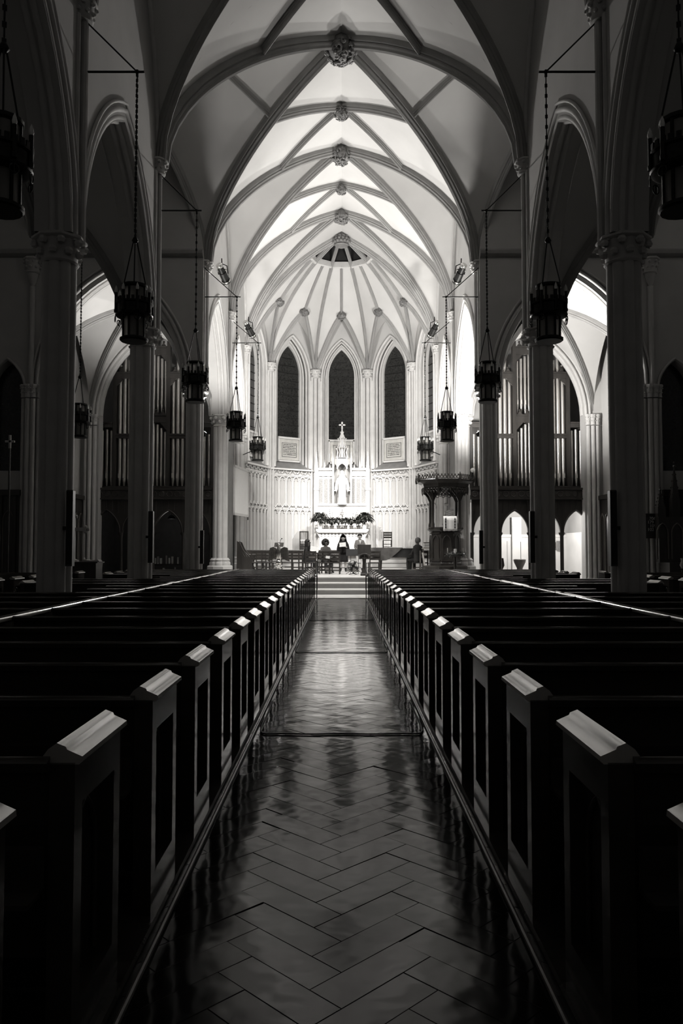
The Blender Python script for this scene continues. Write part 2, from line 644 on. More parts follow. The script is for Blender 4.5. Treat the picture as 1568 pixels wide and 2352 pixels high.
TR = 0.345
APO = AR * math.cos(PI / 10)
dark_cap = MB()
ringpts = []
for k in range(5):
    V0, V1 = AV(k), AV(k + 1)
    mid_dir = ((V0 + V1) / 2 - AC).normalized()
    B = AC + mid_dir * 3.12
    zB = 13.42
    A = AC + mid_dir * (APO - 0.02)
    zA = 13.45
    mring = AC + mid_dir * (APO * TR)

    def main(V, n=18):
        out = []
        for q in range(n + 1):
            t = 1 - (1 - TR) * (q / n)
            p = AC + (V - AC) * t
            out.append(Vector((p.x, p.y, ZAP + (ZR - ZAP) * prof_p(t))))
        return out

    def tier(V, n=9):
        out = []
        for q in range(n + 1):
            w = q / n
            p = V.lerp(B, w)
            z = ZAP + (zB - ZAP) * (0.55 * math.sin(w * PI / 2) + 0.45 * w)
            out.append(Vector((p.x, p.y, z)))
        return out

    def up(n=9):
        out = []
        for q in range(n + 1):
            w = q / n
            p = B.lerp(mring, w)
            t = (p - AC).length / APO
            zz = ZAP + (ZR - ZAP) * prof_p(t)
            z0_ = ZAP + (ZR - ZAP) * prof_p(3.12 / APO)
            out.append(Vector((p.x, p.y, zz + (zB - z0_) * (1 - w))))
        return out
    web = MB()
    for V in (V0, V1):
        c1 = main(V)
        c2 = tier(V) + up()[1:]
        rows = []
        for p, q in zip(c1, c2):
            rows.append([p.lerp(q, w / 4) for w in range(5)])
        web.rings(rows, False, False, False)
        # pocket between tierceron and the window wall
        t_ = tier(V, 12)
        arcp = []
        for q in range(13):
            w = q / 12
            p = V.lerp(A, w)
            arcp.append(Vector((p.x, p.y, ZAP + arc_h((1 - w) * AR * math.sin(PI / 10), AR * math.sin(PI / 10), zA - ZAP))))
        web.rings([[p, q] for p, q in zip(t_, arcp)], False, False, False)
        rib_path(tier(V), 0.62, ceiling)
    web.build('vault_web', 'vault_plaster', ceiling, 30)
    rib_path(up(), 0.55, ceiling)
    boss(B.x, B.y, zB - 0.10, 0.24, 1)
for k in range(6):
    V = AV(k)
    path = []
    for q in range(22):
        t = 1 - q / 21 * 0.97
        p = AC + (V - AC) * t
        path.append((p.x, p.y, ZAP + (ZR - ZAP) * prof_p(t)))
    rib_path(path, 0.72 if 0 < k < 5 else 1.0, ceiling)
# the curb ring of the lantern opening and the well above it, its shade painted near-black
cp = []
for q in range(21):
    a = PI * q / 20
    # follow the decagon
    kk = min(4, int(a / (PI / 5)))
    w = a / (PI / 5) - kk
    p = AC + (AV(kk) - AC) * TR * (1 - w) + (AV(kk + 1) - AC) * TR * w
    cp.append((p.x, p.y, ZAP + (ZR - ZAP) * prof_p(TR)))
sides = [Vector((p[0], p[1] - AC.y, 0)).normalized() for p in cp]
MB().sweep(cp, sides, [(-.09, -.12), (.09, -.12), (.09, .14), (0, .18), (-.09, .14)]).build('curb_ring', 'stone', ceiling, 40)
well = MB()
well.rings([[(p[0], p[1], p[2]) for p in cp], [(p[0] * .9, AC.y + (p[1] - AC.y) * .9, 17.6) for p in cp]], False, False, True)
well.build('lantern_well', 'well_shade', ceiling)

# ------------------------------------------------------------------ piers
def lobes(r, n=8, depth=0.16, res=48, sq=0.0):
    out = []
    for k in range(res):
        a = 2 * PI * k / res
        w = abs(math.cos(n * a / 2))
        out.append((r * (1 - depth + depth * w ** 0.6) * math.cos(a), r * (1 - depth + depth * w ** 0.6) * math.sin(a)))
    return out


def octo(r, n=8):
    return [(r * math.cos(2 * PI * (k + .5) / n), r * math.sin(2 * PI * (k + .5) / n)) for k in range(n)]


def capital(mb, c, z, r, h):
    # bell with two rows of leaves and an abacus
    mb.lathe([(r * 1.02, z - h), (r * 1.12, z - h + .03), (r * 1.0, z - h + .06), (r * 1.05, z - h * .55), (r * 1.32, z - h * .15)], (c[0], c[1], 0), 16)
    mb.shape(octo(r * 1.55), [(0.88, z - h * .2), (1.0, z - h * .12), (1.0, z - .02), (0.94, z)], c)
    nl = 8
    for row, (zz, rr) in enumerate([(z - h * .62, r * 1.14), (z - h * .30, r * 1.34)]):
        for k in range(nl):
            a = 2 * PI * (k + .5 * row) / nl
            mb.sphere((c[0] + rr * math.cos(a), c[1] + rr * math.sin(a), zz), r * .27, 6, 4, 1, 1, 0.9)
    return mb


def pier(sg, y, name_label, z_base=0.0, wide=False):
    r = 0.29
    root = empty('stone_pier', (sg * XC, y, z_base))
    tag(root, name_label, 'column', 'clustered stone piers of the nave and chancel')
    zt = ZA - z_base
    MB().shape(lobes(r), [(1, 0.62), (1, zt - 0.42)]).build('shaft', 'stone', root, 35)
    b = MB()
    b.shape(octo(r * 1.75), [(1, 0), (1, 0.30), (0.93, 0.34)])
    b.shape(lobes(r * 1.42, depth=.1), [(1, 0.34), (1.0, 0.44), (0.9, 0.5), (0.95, 0.55), (0.8, 0.63)])
    b.build('base', 'stone', root, 35)
    c = MB()
    capital(c, (0, 0), zt, r, 0.46)
    c.build('capital', 'stone', root, 40)
    # slim wall shafts on the nave side that carry the vault
    v = MB()
    xs = -sg * (XC - XW)
    for dy, rr, dx in ((0, .075, -.06), (-.17, .06, 0.0), (.17, .06, 0.0)):
        v.lathe([(rr, zt - .1), (rr, ZS - z_base - .3)], (xs + (-sg) * (-dx), dy, 0), 10)
    v.build('vault_shaft', 'stone', root, 35)
    c2 = MB()
    capital(c2, (xs - sg * .02, 0), ZS - z_base + .02, 0.17, 0.36)
    c2.build('vault_capital', 'stone', root, 40)
    return root


pn = ['beside the nearest pew rows, mostly out of view', 'nearest the camera', 'at the near corner of the crossing', 'at the far corner of the crossing',
      'in the chancel', 'where the apse begins']
for s in (-1, 1):
    for i in range(6):
        if i == 0:
            continue
        lab = {1: 'dark clustered stone pier nearest the camera, %s of the nave', 2: 'dark clustered stone pier at the near %s corner of the crossing',
               3: 'clustered stone pier at the far %s corner of the crossing', 4: 'brightly lit clustered stone pier on the %s side of the chancel',
               5: 'lit stone pier on the %s where the apse begins'}[i] % SIDE[s]
        pier(s, YP[i], lab, 0.0 if i < 4 else 0.62)

# ------------------------------------------------------------------ arcade walls
def lunette(L, zs=ZS, rise=RISE):
    return lambda q: zs + rise * prof_p(min(1, abs(q - L / 2) / (L / 2))) + 0.02


def mould(parent, O, U, N, h, offs, m='stone', sill=False, z_lo=None):
    # concentric roll mouldings round an arch; offs = [(offset, depth, width)]
    for off, dep, w in offs:
        path = outline3(O, U, h, off, dep, N, 14, sill, z_lo)
        MB().sweep(path, (N[0], N[1], 0), roll(w)).build('arch_moulding', m, parent, 60)


ARC_OFF = [(0.02, -0.30, .13), (0.0, -.16, .11), (0.06, -0.04, .12), (0.2, 0.0, .12), (0.33, .03, .07)]
for s in (-1, 1):
    w = empty('wall_' + SIDE[s], (0, 0, 0))
    tag(w, 'pale plaster wall with pointed arcade arches on the %s of the nave and chancel' % SIDE[s], kind='structure')
    for i in (0, 1, 3, 4):
        y0, y1 = YP[i], YP[i + 1]
        L = y1 - y0
        O, U, N = (s * XW, y0), (0, 1), (-s, 0)
        hole = dict(c=L / 2, half=L / 2 - 0.34, sill=ZA, zs=ZA, rise=RA)
        ex = [L / 2 + L / 2 * q for q in ncoord(10)]
        arch_wall(MB(), O, U, N, L, ZA, lunette(L), [hole], 0.6, ex).build('arcade_wall', 'plaster', w)
        mould(w, O, U, N, hole, ARC_OFF)
        for k in range(1):
            # wall rib against the vault
            path = [(s * (XW - .02), y0 + L * (q / 24), lunette(L)(L * q / 24) - .02) for q in range(25)]
            MB().sweep(path, (1, 0, 0), roll(.14)).build('wall_rib', 'stone', w, 60)

# ------------------------------------------------------------------ transept east walls with the chapel arches, and what lies beyond
for s in (-1, 1):
    nm = 'transept_' + SIDE[s]
    w = empty('wall_' + nm, (0, 0, 0))
    tag(w, 'plain plaster wall of the %s transept with a tall arch to the organ chapel' % SIDE[s], kind='structure')
    O, U, N = (s * XW, 24.9), (s, 0), (0, -1)
    A_h = dict(c=2.89, half=2.22, sill=0.0, zs=ZA, rise=3.6)
    wins = [dict(c=2.66, half=.22, sill=11.5, zs=12.9, rise=.42), dict(c=3.52, half=.22, sill=11.5, zs=12.9, rise=.42)]
    low = dict(c=6.25, half=.52, sill=4.1, zs=6.7, rise=.95)
    L = 9.75
    L1 = XJ - XW

    def zt(q, L1=L1):
        if q <= L1:
            return lunette(L1)(q)
        return lunette(14.2 - XJ)(q - L1)
    ex = [L1 / 2 + L1 / 2 * q for q in ncoord(10)] + [L1 + (14.2 - XJ) / 2 * (1 + q) for q in ncoord(8)]
    A_w = dict(A_h, sill=ZA)
    LA = A_h['c'] + A_h['half']
    arch_wall(MB(), O, U, N, LA, ZA, zt, [A_w] + wins, 0.6, [e for e in ex if e < LA]).build('east_wall', 'plaster', w)
    arch_wall(MB(), (O[0] + s * LA, O[1]), U, N, L - LA, 0.0, lambda q: zt(q + LA), [dict(low, c=low['c'] - LA)], 0.6, [e - LA for e in ex if e > LA]).build('east_wall', 'plaster', w)
    mould(w, O, U, N, A_h, [(0.0, -.42, .12), (0.0, -.3, .1), (0.0, -.18, .12), (0.1, -.06, .1), (0.2, 0.02, .12), (0.34, .04, .08)])
    for h in wins + [low]:
        mould(w, O, U, N, h, [(0.06, .03, .09)], sill=True)
    # string course, corbel and jamb shafts
    sc_ = MB()
    sc_.prism([(24.9, 11.0), (24.82, 11.03), (24.76, 11.1), (24.76, 11.2), (24.82, 11.26), (24.9, 11.3)], s * 4.46, s * 14.0, 'X')
    sc_.build('string_course', 'rib_stone', w, 40)
    cb = MB()
    capital(cb, (s * XJ, 24.86), ZS, .2, .5)
    cb.lathe([(.02, ZS - .95), (.12, ZS - .75), (.18, ZS - .5)], (s * XJ, 24.86, 0), 10)
    cb.build('corbel', 'stone', w, 40)
    for k, (dx, dy, rr) in enumerate(((-.26, -.02, .085), (-.1, -.1, .085), (.06, -.12, .085), (.22, -.06, .07), (-.33, .2, .07), (-.33, .4, .07))):
        j = MB()
        x = s * (XJ + dx)
        j.lathe([(rr * 1.7, 0.0), (rr * 1.7, .4), (rr * 1.2, .5), (rr, .55), (rr, ZA - .45)], (x, 24.9 + dy, 0), 10)
        capital(j, (x, 24.9 + dy), ZA, rr * 1.1, .42)
        j.build('jamb_shaft', 'stone', w, 40)
    if True:
        v = MB()
        v.lathe([(.09, ZA), (.09, ZS - .9)], (s * XJ, 24.86, 0), 10)
        v.build('wall_shaft', 'stone', w, 40)
    # panes
    for i, h in enumerate(wins + [low]):
        g = MB()
        out = hole_outline(h)
        g.add([(O[0] + U[0] * a, 25.3, z) for a, z in out], [tuple(range(len(out)))])
        wn = g.build('window_%d' % ((1 if s < 0 else 4) + i), 'window_glass')
        tag(wn, 'dark lancet window in the %s transept wall' % SIDE[s], kind='structure')
    # chapel: arch B towards the organ, outer wall with a lancet, wall behind the organ
    c = empty('wall_chapel_' + SIDE[s], (0, 0, 0))
    tag(c, 'plaster walls of the organ chapel on the %s' % SIDE[s], kind='structure')
    O2 = (s * XW, 30.55)
    B_h = dict(c=2.89, half=2.16, sill=0.0, zs=ZA, rise=3.3)
    LB = B_h['c'] + B_h['half']
    arch_wall(MB(), O2, U, N, LB, ZA, 10.6, [dict(B_h, sill=ZA)], 0.5).build('inner_wall', 'plaster', c)
    arch_wall(MB(), (O2[0] + s * LB, O2[1]), U, N, 6.2 - LB, 0.0, 10.6, [], 0.5).build('inner_wall', 'plaster', c)
    mould(c, O2, U, N, B_h, [(0.0, -.3, .1), (0.0, -.14, .12), (0.1, 0.0, .12), (0.24, .03, .1)])
    for k, (dx, dy, rr) in enumerate(((-.3, -.08, .08), (-.13, -.13, .08), (.04, -.1, .07))):
        j = MB()
        x = s * (XJ + dx)
        j.lathe([(rr * 1.7, 0.0), (rr * 1.7, .4), (rr, .55), (rr, ZA - .45)], (x, 30.5 + dy, 0), 10)
        capital(j, (x, 30.5 + dy), ZA, rr * 1.1, .42)
        j.build('jamb_shaft', 'stone', c, 40)
    O3, U3, N3 = (s * 10.2, 25.4), (0, 1), (-s, 0)
    wl = dict(c=1.9, half=.65, sill=3.75, zs=5.9, rise=1.25)
    arch_wall(MB(), O3, U3, N3, 5.3, 0.0, 10.5, [wl], 0.5).build('outer_wall', 'plaster', c)
    mould(c, O3, U3, N3, wl, [(0.08, .03, .12), (-.04, -.12, .1)], sill=True)
    g = MB()
    out = hole_outline(wl)
    g.add([(s * 10.45, 25.4 + a, z) for a, z in out], [tuple(range(len(out)))])
    tag(g.build('window_%d' % (7 if s < 0 else 8), 'window_glass'), 'dark lancet window in the side wall of the %s organ chapel' % SIDE[s], kind='structure')
    MB().bb(s * 4.9, s * 10.2, 33.2, 33.4, 3.9, 10.6).build('back_wall', 'plaster', c)
    MB().bb(s * 4.9, s * 10.2, 30.6, 33.4, 10.5, 10.7).build('chamber_roof', 'plaster', c)
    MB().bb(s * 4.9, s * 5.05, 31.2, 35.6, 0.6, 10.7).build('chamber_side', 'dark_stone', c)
    # room below the organ loft
    rm = empty('wall_loft_room_' + SIDE[s], (0, 0, 0))
    tag(rm, 'walls of the room under the %s organ loft' % SIDE[s], kind='structure')
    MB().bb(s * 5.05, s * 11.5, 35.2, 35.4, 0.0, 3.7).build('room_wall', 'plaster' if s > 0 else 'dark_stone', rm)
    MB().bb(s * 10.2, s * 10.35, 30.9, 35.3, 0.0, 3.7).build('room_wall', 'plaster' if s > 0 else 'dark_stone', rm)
    if s > 0:
        pn_ = MB()
        pn_.bb(5.1, 10.2, 35.1, 35.2, 0.0, 2.12)
        pn_.bb(5.1, 10.2, 35.06, 35.2, 2.12, 2.24)
        pn_.build('white_dado', 'marble', rm)
        for k in range(7):
            MB().bb(6.2 + .6 * k, 6.24 + .6 * k, 35.07, 35.12, 0.2, 1.95).build('dado_strip', 'pale_stone', rm)
        MB().bb(10.05, 10.18, 31.1, 35.1, 0.0, 2.3).build('white_dado', 'marble', rm)
        MB().bb(7.6, 8.0, 34.9, 35.1, 0.0, 3.0).build('white_pillar', 'marble', rm)

# ------------------------------------------------------------------ aisle outer walls (seen only from the side)
for s in (-1, 1):
    tag(MB().bb(s * 10.2, s * 10.4, 2.0, 18.5, 0, 10.6).build('wall_aisle_' + SIDE[s], 'plaster'), 'plaster outer wall of the %s aisle' % SIDE[s], kind='structure')
    tag(MB().bb(s * 14.0, s * 14.2, 18.5, 25.2, 0, 16).build('wall_transept_end_' + SIDE[s], 'plaster'), 'end wall of the %s transept' % SIDE[s], kind='structure')

# ------------------------------------------------------------------ apse walls
apse = empty('wall_apse', (0, 0, 0))
tag(apse, 'five-sided apse wall with lancet windows above gothic blind panelling', kind='structure')
FW = 2 * AR * math.sin(PI / 10)


def tri_panel():
    # one blind panel: two slim mullions, cusped pointed head, recessed field
    return None


PANEL_MESH = {}


def blind_panel(w, h):
    key = (round(w, 3), round(h, 3))
    if key in PANEL_MESH:
        return PANEL_MESH[key]
    mb = MB()
    hole = dict(c=0, half=w / 2 - .035, sill=0.0, zs=h - w * .62, rise=w * .52)
    out = hole_outline(hole, 5)
    # moulded edge
    path = [(a, 0, z) for a, z in out]
    mb.sweep(path, (0, -1, 0), [(-.02, -.03), (.05, -.03), (.075, 0), (.05, .03), (-.02, .03)])
    # cusps
    for sg in (-1, 1):
        mb.box((sg * (w * .27), -.02, h - w * .52), (w * .16, .05, w * .08), ry=sg * .5)
    # spandrel piercings frame
    mb.box((0, -.02, h - .02), (w, .07, .04))
    PANEL_MESH[key] = mb.mesh('blind_panel', 'pale_stone', 40)
    return PANEL_MESH[key]


for k in range(5):
    V1, V0 = AV(k), AV(k + 1)          # walk left to right as seen from the nave
    U = (V1 - V0).normalized()
    N = (AC - (V0 + V1) / 2).normalized()
    O, U2, N2 = (V0.x, V0.y), (U.x, U.y), (N.x, N.y)
    L = FW
    rot = math.atan2(U.y, U.x)

    def PT(s_, z, d=0.0):
        return (V0.x + U.x * s_ + N.x * d, V0.y + U.y * s_ + N.y * d, z)

    def lun(q):
        return ZAP + arc_h(q - L / 2, L / 2, 2.72)
    big = dict(c=L / 2, half=.98, sill=5.62, zs=10.35, rise=2.0)
    small = dict(c=L / 2, half=.66, sill=7.22, zs=10.55, rise=1.4)
    exs = [L / 2 + L / 2 * q for q in ncoord(8)]
    arch_wall(MB(), O, U2, N2, L, 0.6, lun, [big], 0.34, exs).build('apse_face', 'plaster', apse)
    Ob = (V0.x - N.x * .34, V0.y - N.y * .34)
    arch_wall(MB(), Ob, U2, N2, L, 5.0, 13.2, [small], 0.16).build('window_wall', 'plaster', apse)
    mould(apse, O, U2, N2, big, [(0.04, .02, .13), (-.06, -.12, .10), (-.16, -.26, .10)], sill=True, z_lo=5.7)
    # sloping sill and the frame of the plaque field
    sl = MB()
    sl.add([PT(L / 2 - .98, 5.62, .05), PT(L / 2 + .98, 5.62, .05), PT(L / 2 + .7, 5.98, -.33), PT(L / 2 - .7, 5.98, -.33)], [(0, 1, 2, 3)])
    sl.build('sloped_sill', 'dark_stone', apse)
    fr = MB()
    for a0, a1, z0, z1 in ((-.66, .66, 7.14, 7.24), (-.66, .66, 5.98, 6.06), (-.66, -.6, 5.98, 7.2), (.6, .66, 5.98, 7.2)):
        fr.box(PT(L / 2 + (a0 + a1) / 2, (z0 + z1) / 2, -.30), (a1 - a0, .12, z1 - z0), rot)
    fr.build('plaque_frame', 'pale_stone', apse)
    # glass
    win = empty('window_%d' % (9 + k), (0, 0, 0))
    tag(win, '%s of the five dark lancet windows in the apse, counted from the right' % ORD[k + 1], kind='structure')
    g = MB()
    out = hole_outline(small)
    g.add([PT(a, z, -.46) for a, z in out], [tuple(range(len(out)))])
    g.build('pane', 'window_glass', win)
    for q in range(11):
        z = 7.5 + q * .38
        hw = .66 if z < 10.5 else .66 * max(.1, 1 - (z - 10.5) / 1.4)
        MB().box(PT(L / 2, z, -.44), (hw * 2, .02, .025), rot).build('saddle_bar', 'iron', win)
    # cornice with carved foliage
    co = MB()
    co.box(PT(L / 2, 5.56, .06), (L + .06, .2, .08), rot)
    co.box(PT(L / 2, 5.28, .03), (L + .04, .12, .06), rot)
    co.build('cornice', 'pale_stone', apse)
    for q in range(12):
        sp = (q + .5) * L / 12
        lf = MB()
        pts = [PT(sp - .09 + .18 * e / 6, 5.42 + .07 * math.sin(e * PI / 3 + q * PI), .04) for e in range(7)]
        lf.tube(pts, [.015, .035, .045, .03, .045, .035, .015], 6)
        lf.build('cornice_leaf', 'pale_stone', apse, 60)
    # two tiers of blind panels
    np_ = 6
    pw = (L - .34) / np_
    for q in range(np_):
        for z0, h in ((1.55, 2.05), (3.72, 1.52)):
            o = bpy.data.objects.new('blind_panel', blind_panel(pw, h))
            COL.objects.link(o)
            o.parent = apse
            o.location = PT(.17 + pw * (q + .5), z0, .02)
            o.rotation_euler = (0, 0, rot)
        # crossing tracery between the tiers
        tr = MB()
        c0 = .17 + pw * (q + .5)
        for sg in (-1, 1):
            tr.tube([PT(c0 - sg * pw * .5, 3.5, .04), PT(c0 - sg * pw * .15, 3.62, .05), PT(c0 + sg * pw * .2, 3.75, .05), PT(c0 + sg * pw * .5, 3.92, .04)], .028, 6)
        tr.build('panel_tracery', 'pale_stone', apse, 60)
    # slim colonnettes at the window jambs
    for sg in (-1, 1):
        cn = MB()
        p = PT(L / 2 + sg * 1.08, 0, .04)
        cn.lathe([(.1, 5.66), (.1, 5.74), (.07, 5.8), (.05, 5.86), (.05, 10.2)], (p[0], p[1], 0), 8)
        cn.build('colonnette', 'pale_stone', apse, 40)
for k in range(1, 5):
    V = AV(k)
    d = (AC - V).normalized()
    a = AV(k - 1) - V
    b = AV(k + 1) - V
    sh = MB()
    for off, rr in (((0, 0), .11), ((.2, 0), .075), ((0, .2), .075)):
        p = V + d * .06 + a.normalized() * off[0] + b.normalized() * off[1]
        sh.lathe([(rr * 1.8, 1.5), (rr * 1.8, 1.9), (rr * 1.3, 2.0), (rr, 2.06), (rr, ZAP - .36)], (p.x, p.y, 0), 12)
    sh.build('corner_shaft', 'stone', apse, 40)
    cc = MB()
    p = V + d * .1
    capital(cc, (p.x, p.y), ZAP + .02, .19, .42)
    cc.build('corner_capital', 'stone', apse, 40)

# ------------------------------------------------------------------ floors and steps
fl = empty('floor', (0, 0, 0))
tag(fl, 'polished herringbone board floor of the aisle with stone steps up to the chancel', kind='structure')
MB().bb(-14, 14, -3, 36, -.10, -.035).build('subfloor', 'dark_stone', fl)
pl_, pw_ = 0.51, 0.17
plank = MB().bbev(0.0006, pl_ - .0006, 0.0006, pw_ - .0006, -.03, 0.0, .002).mesh('board', 'floor_boards')
rnd = random.Random(5)
spots = []
c45 = math.sqrt(.5)
for k in range(-90, 210):
    for m_ in range(-16, 16):
        for t in (0, 1):
            x, y = (k + 6 * m_) * pw_, (k + t) * pw_
            cx_, cy_ = (x + pl_ / 2, y + pw_ / 2) if t == 0 else (x + pw_ / 2, y + pl_ / 2)
            wx, wy = (cx_ - cy_) * c45, (cx_ + cy_) * c45
            if abs(wx) > 1.06 or not (2.3 < wy < 25.45):
                continue
            # local corner of the board, turned by 45 degrees (and 90 more for the crossing boards)
            px_, py_, rz_ = (x, y, PI / 4) if t == 0 else (x + pw_, y, PI / 4 + PI / 2)
            spots.append((wy, ((px_ - py_) * c45, (px_ + py_) * c45, 0), (rnd.gauss(0, .0022), rnd.gauss(0, .0022), rz_)))
spots.sort()
far = MB()
for i, (wy, loc, rot) in enumerate(spots):
    if i < 300:
        o = bpy.data.objects.new('board', plank)
        COL.objects.link(o)
        o.parent = fl
        o.location, o.rotation_euler = loc, rot
    else:
        b_ = MB().bbev(0.0006, pl_ - .0006, 0.0006, pw_ - .0006, -.03, 0.0, .002)
        from mathutils import Euler
        b_.xf(Matrix.Translation(loc) @ Euler(rot).to_matrix().to_4x4())
        far.add(b_.v, b_.f)
tag(far.build('far_boards', 'floor_boards', fl), kind='stuff')
for s in (-1, 1):
    MB().bbev(min(s * .80, s * 6.0), max(s * .80, s * 6.0), .2, 24.3, -.03, .05, .01).build('pew_platform', 'pew_wood', fl)
    MB().bbev(min(s * 6.75, s * 10.1), max(s * 6.75, s * 10.1), 8.0, 23.2, -.03, .05, .01).build('pew_platform', 'pew_wood', fl)
    MB().tube([(s * .775, 2.0, .012), (s * .775, 25.4, .012)], .012, 8).build('kerb_strip', 'wood_mid', fl)
MB().bb(-4.4, 4.4, 25.65, 27.5, -.03, 0.012).build('marble_strip', 'marble', fl)
for i, (y, z) in enumerate(((27.5, .21), (27.82, .42), (28.15, .62))):
    MB().bb(-4.45, 4.45, y, 36.0, 0.0, z - .05).build('step', 'step_stone', fl)
    MB().bbev(-4.45, 4.45, y - .03, (27.5 + .33 * (i + 1)) + .02 if i < 2 else 36.0, z - .05, z, .015).build('tread', 'marble', fl)
for i in range(5):
    y = 34.3 + .36 * i
    z = .62 + .186 * (i + 1)
    MB().bb(-4.4, 4.4, y, 40.2, z - .186, z - .03).build('altar_step', 'wood_mid' if i > 2 else 'marble', fl)
    MB().bbev(-4.4, 4.4, y - .02, y + .4 if i < 4 else 40.2, z - .03, z, .01).build('altar_tread', 'step_stone', fl)
for s in (-1, 1):
    MB().bb(s * 4.45, s * 10.2, 25.5, 35.2, -.03, .3).build('chapel_floor', 'step_stone', fl)
# ================================================================== pews
PEW_H, PEW_W = 1.035, 0.50
GAP_END = 0.83
PITCH = 1.006
Y_FIRST = 1.97


def end_panel(parent, sx, x, lancet=True):
    """pew end facing the aisle at local x; the pew runs outwards along sx"""
    e = MB()
    e.bb(x + sx * .062, x + sx * .078, -.48, -.02, .05, .98)
    e.bb(x, x + sx * .08, -.50, -.425, .05, .98)
    e.bb(x, x + sx * .08, -.075, 0.0, .05, .98)
    e.bb(x, x + sx * .08, -.425, -.075, .84, .98)
    e.bb(x, x + sx * .08, -.425, -.075, .05, .22)
    o = e.build('end_panel', 'pew_wood', parent)
    if lancet:
        h = dict(c=-.25, half=.125, sill=.24, zs=.60, rise=.2)
        t = MB()
        t.sweep([(x + sx * .05, a, z) for a, z in hole_outline(h, 7)], (1, 0, 0), roll(.022))
        t.build('lancet_moulding', 'pew_wood', o, 60)
    c = MB()
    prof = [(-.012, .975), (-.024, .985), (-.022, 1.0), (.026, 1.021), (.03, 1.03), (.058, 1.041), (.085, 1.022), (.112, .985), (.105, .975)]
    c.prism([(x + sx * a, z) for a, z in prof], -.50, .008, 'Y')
    c.build('cap', 'pew_cap_sheen', parent, 50)


def make_pew(sx, x0, x1, ends=(True, False)):
    root = empty('pew', (0, 0, 0))
    if ends[0]:
        end_panel(root, sx, x0)
    a, b = x0 + sx * (.078 if ends[0] else 0.0), x1
    bk = MB()
    lo, hi = min(a, b), max(a, b)
    bk.box(((lo + hi) / 2, -.44, .66), (hi - lo, .03, .62), rx=.09)
    bk.build('backrest', 'pew_wood', root)
    r = MB()
    r.prism([(-.52, .955), (-.53, .985), (-.50, 1.0), (-.46, .99), (-.455, .955)], lo, hi, 'X')
    r.build('top_rail', 'pew_wood', root, 50)
    s_ = MB()
    s_.bbev(lo, hi, -.42, .0, .44, .48, .012)
    s_.bb(lo, hi, -.1, -.07, .08, .44)
    s_.build('seat', 'pew_wood', root)
    k = MB()
    k.bb(lo, hi, -.57, -.535, .60, .74)
    k.bb(lo, hi, -.66, -.53, .60, .615)
    k.build('book_rack', 'pew_wood', root)
    return root


PEWSRC = {}
for s in (-1, 1):
    PEWSRC[(s, 'in')] = make_pew(s, s * GAP_END, s * 3.13)
    PEWSRC[(s, 'out')] = make_pew(s, s * 5.86, s * 3.27)
    PEWSRC[(s, 'cut')] = make_pew(s, s * 4.05, s * 3.27, (False, False))
    PEWSRC[(s, 'aisle')] = make_pew(s, s * 6.9, s * 9.9)
# outer pews face the side aisle with their end: rebuild the end so that it points the other way
NROW = 23
USED = set()


def put(key, y, label, group):
    src = PEWSRC[key]
    if key in USED:
        o = copy_tree(src)
    else:
        o = src
        USED.add(key)
    o.location = (0, y, 0)
    tag(o, label, 'pew', group)
    return o


for s in (-1, 1):
    n = 0
    for i in range(NROW):
        y = Y_FIRST + PITCH * i
        put((s, 'in'), y, 'dark wooden pew beside the centre aisle on the %s, %s row from the camera' % (SIDE[s], ORD[i + 1]), 'pews along the centre aisle')
    for i in range(5, NROW):
        y = Y_FIRST + PITCH * i
        hit = any(y - .75 < yp + .55 and y + .05 > yp - .55 for yp in (13.0, 18.5))
        n += 1
        put((s, 'cut' if hit else 'out'), y, 'dark wooden pew beyond the long partition rail on the %s, %s row from the camera' % (SIDE[s], ORD[i + 1]), 'outer nave pews')
    for i in range(9, NROW - 3):
        y = Y_FIRST + PITCH * i
        put((s, 'aisle'), y, 'dark wooden pew in the %s side aisle, %s row behind the nearest' % (SIDE[s], ORD[i - 8]), 'side aisle pews')
    pt = empty('pew_partition', (s * 3.2, 0, 0))
    tag(pt, 'long low wooden partition with a polished rail dividing the %s pews' % SIDE[s], 'partition', 'pew partitions')
    MB().bb(-.03, .03, 2.0, 24.05, .05, .96).build('board', 'pew_wood', pt)
    MB().prism([(-.055, .96), (-.06, .985), (-.05, 1.0), (.05, 1.0), (.06, .985), (.055, .96)], 1.9, 24.12, 'Y').build('rail', 'pew_cap_sheen', pt, 50)
    # front screen closing the first row before the chancel
    fs = empty('low_screen', (s * .83, 24.75, 0))
    tag(fs, 'panelled wooden front screen before the %s pews at the chancel' % SIDE[s], 'screen', 'pew front screens')
    m = MB()
    m.bb(0, s * 5.0, -.02, .02, .02, .9)
    m.build('board', 'pew_wood', fs)
    MB().prism([(-.06, .9), (-.07, .93), (-.05, .96), (.05, .96), (.07, .93), (.06, .9)], min(0, s * 5.0), max(0, s * 5.0), 'X').build('rail', 'pew_wood', fs, 50)
    for q in range(9):
        MB().bb(s * (.05 + q * .55), s * (.13 + q * .55), -.045, .045, .02, .9).build('stile', 'pew_wood', fs)
    # iron handrail at the foot of the steps
    hr = empty('handrail', (s * .80, 25.5, 0))
    tag(hr, 'thin black iron handrail on the %s at the foot of the chancel steps' % SIDE[s], 'handrail', 'handrails by the steps')
    MB().tube([(0, 0, -.02), (0, 0, .72)], .016, 8).build('post', 'iron', hr)
    MB().tube([(s * .04, 1.6, .2), (s * .04, 1.6, 1.1)], .016, 8).build('post', 'iron', hr)
    MB().tube([(s * .10, -.05, .72), (0, 0, .735), (s * .02, .5, .80), (s * .04, 1.6, 1.12)], .02, 8).build('rail', 'iron', hr)

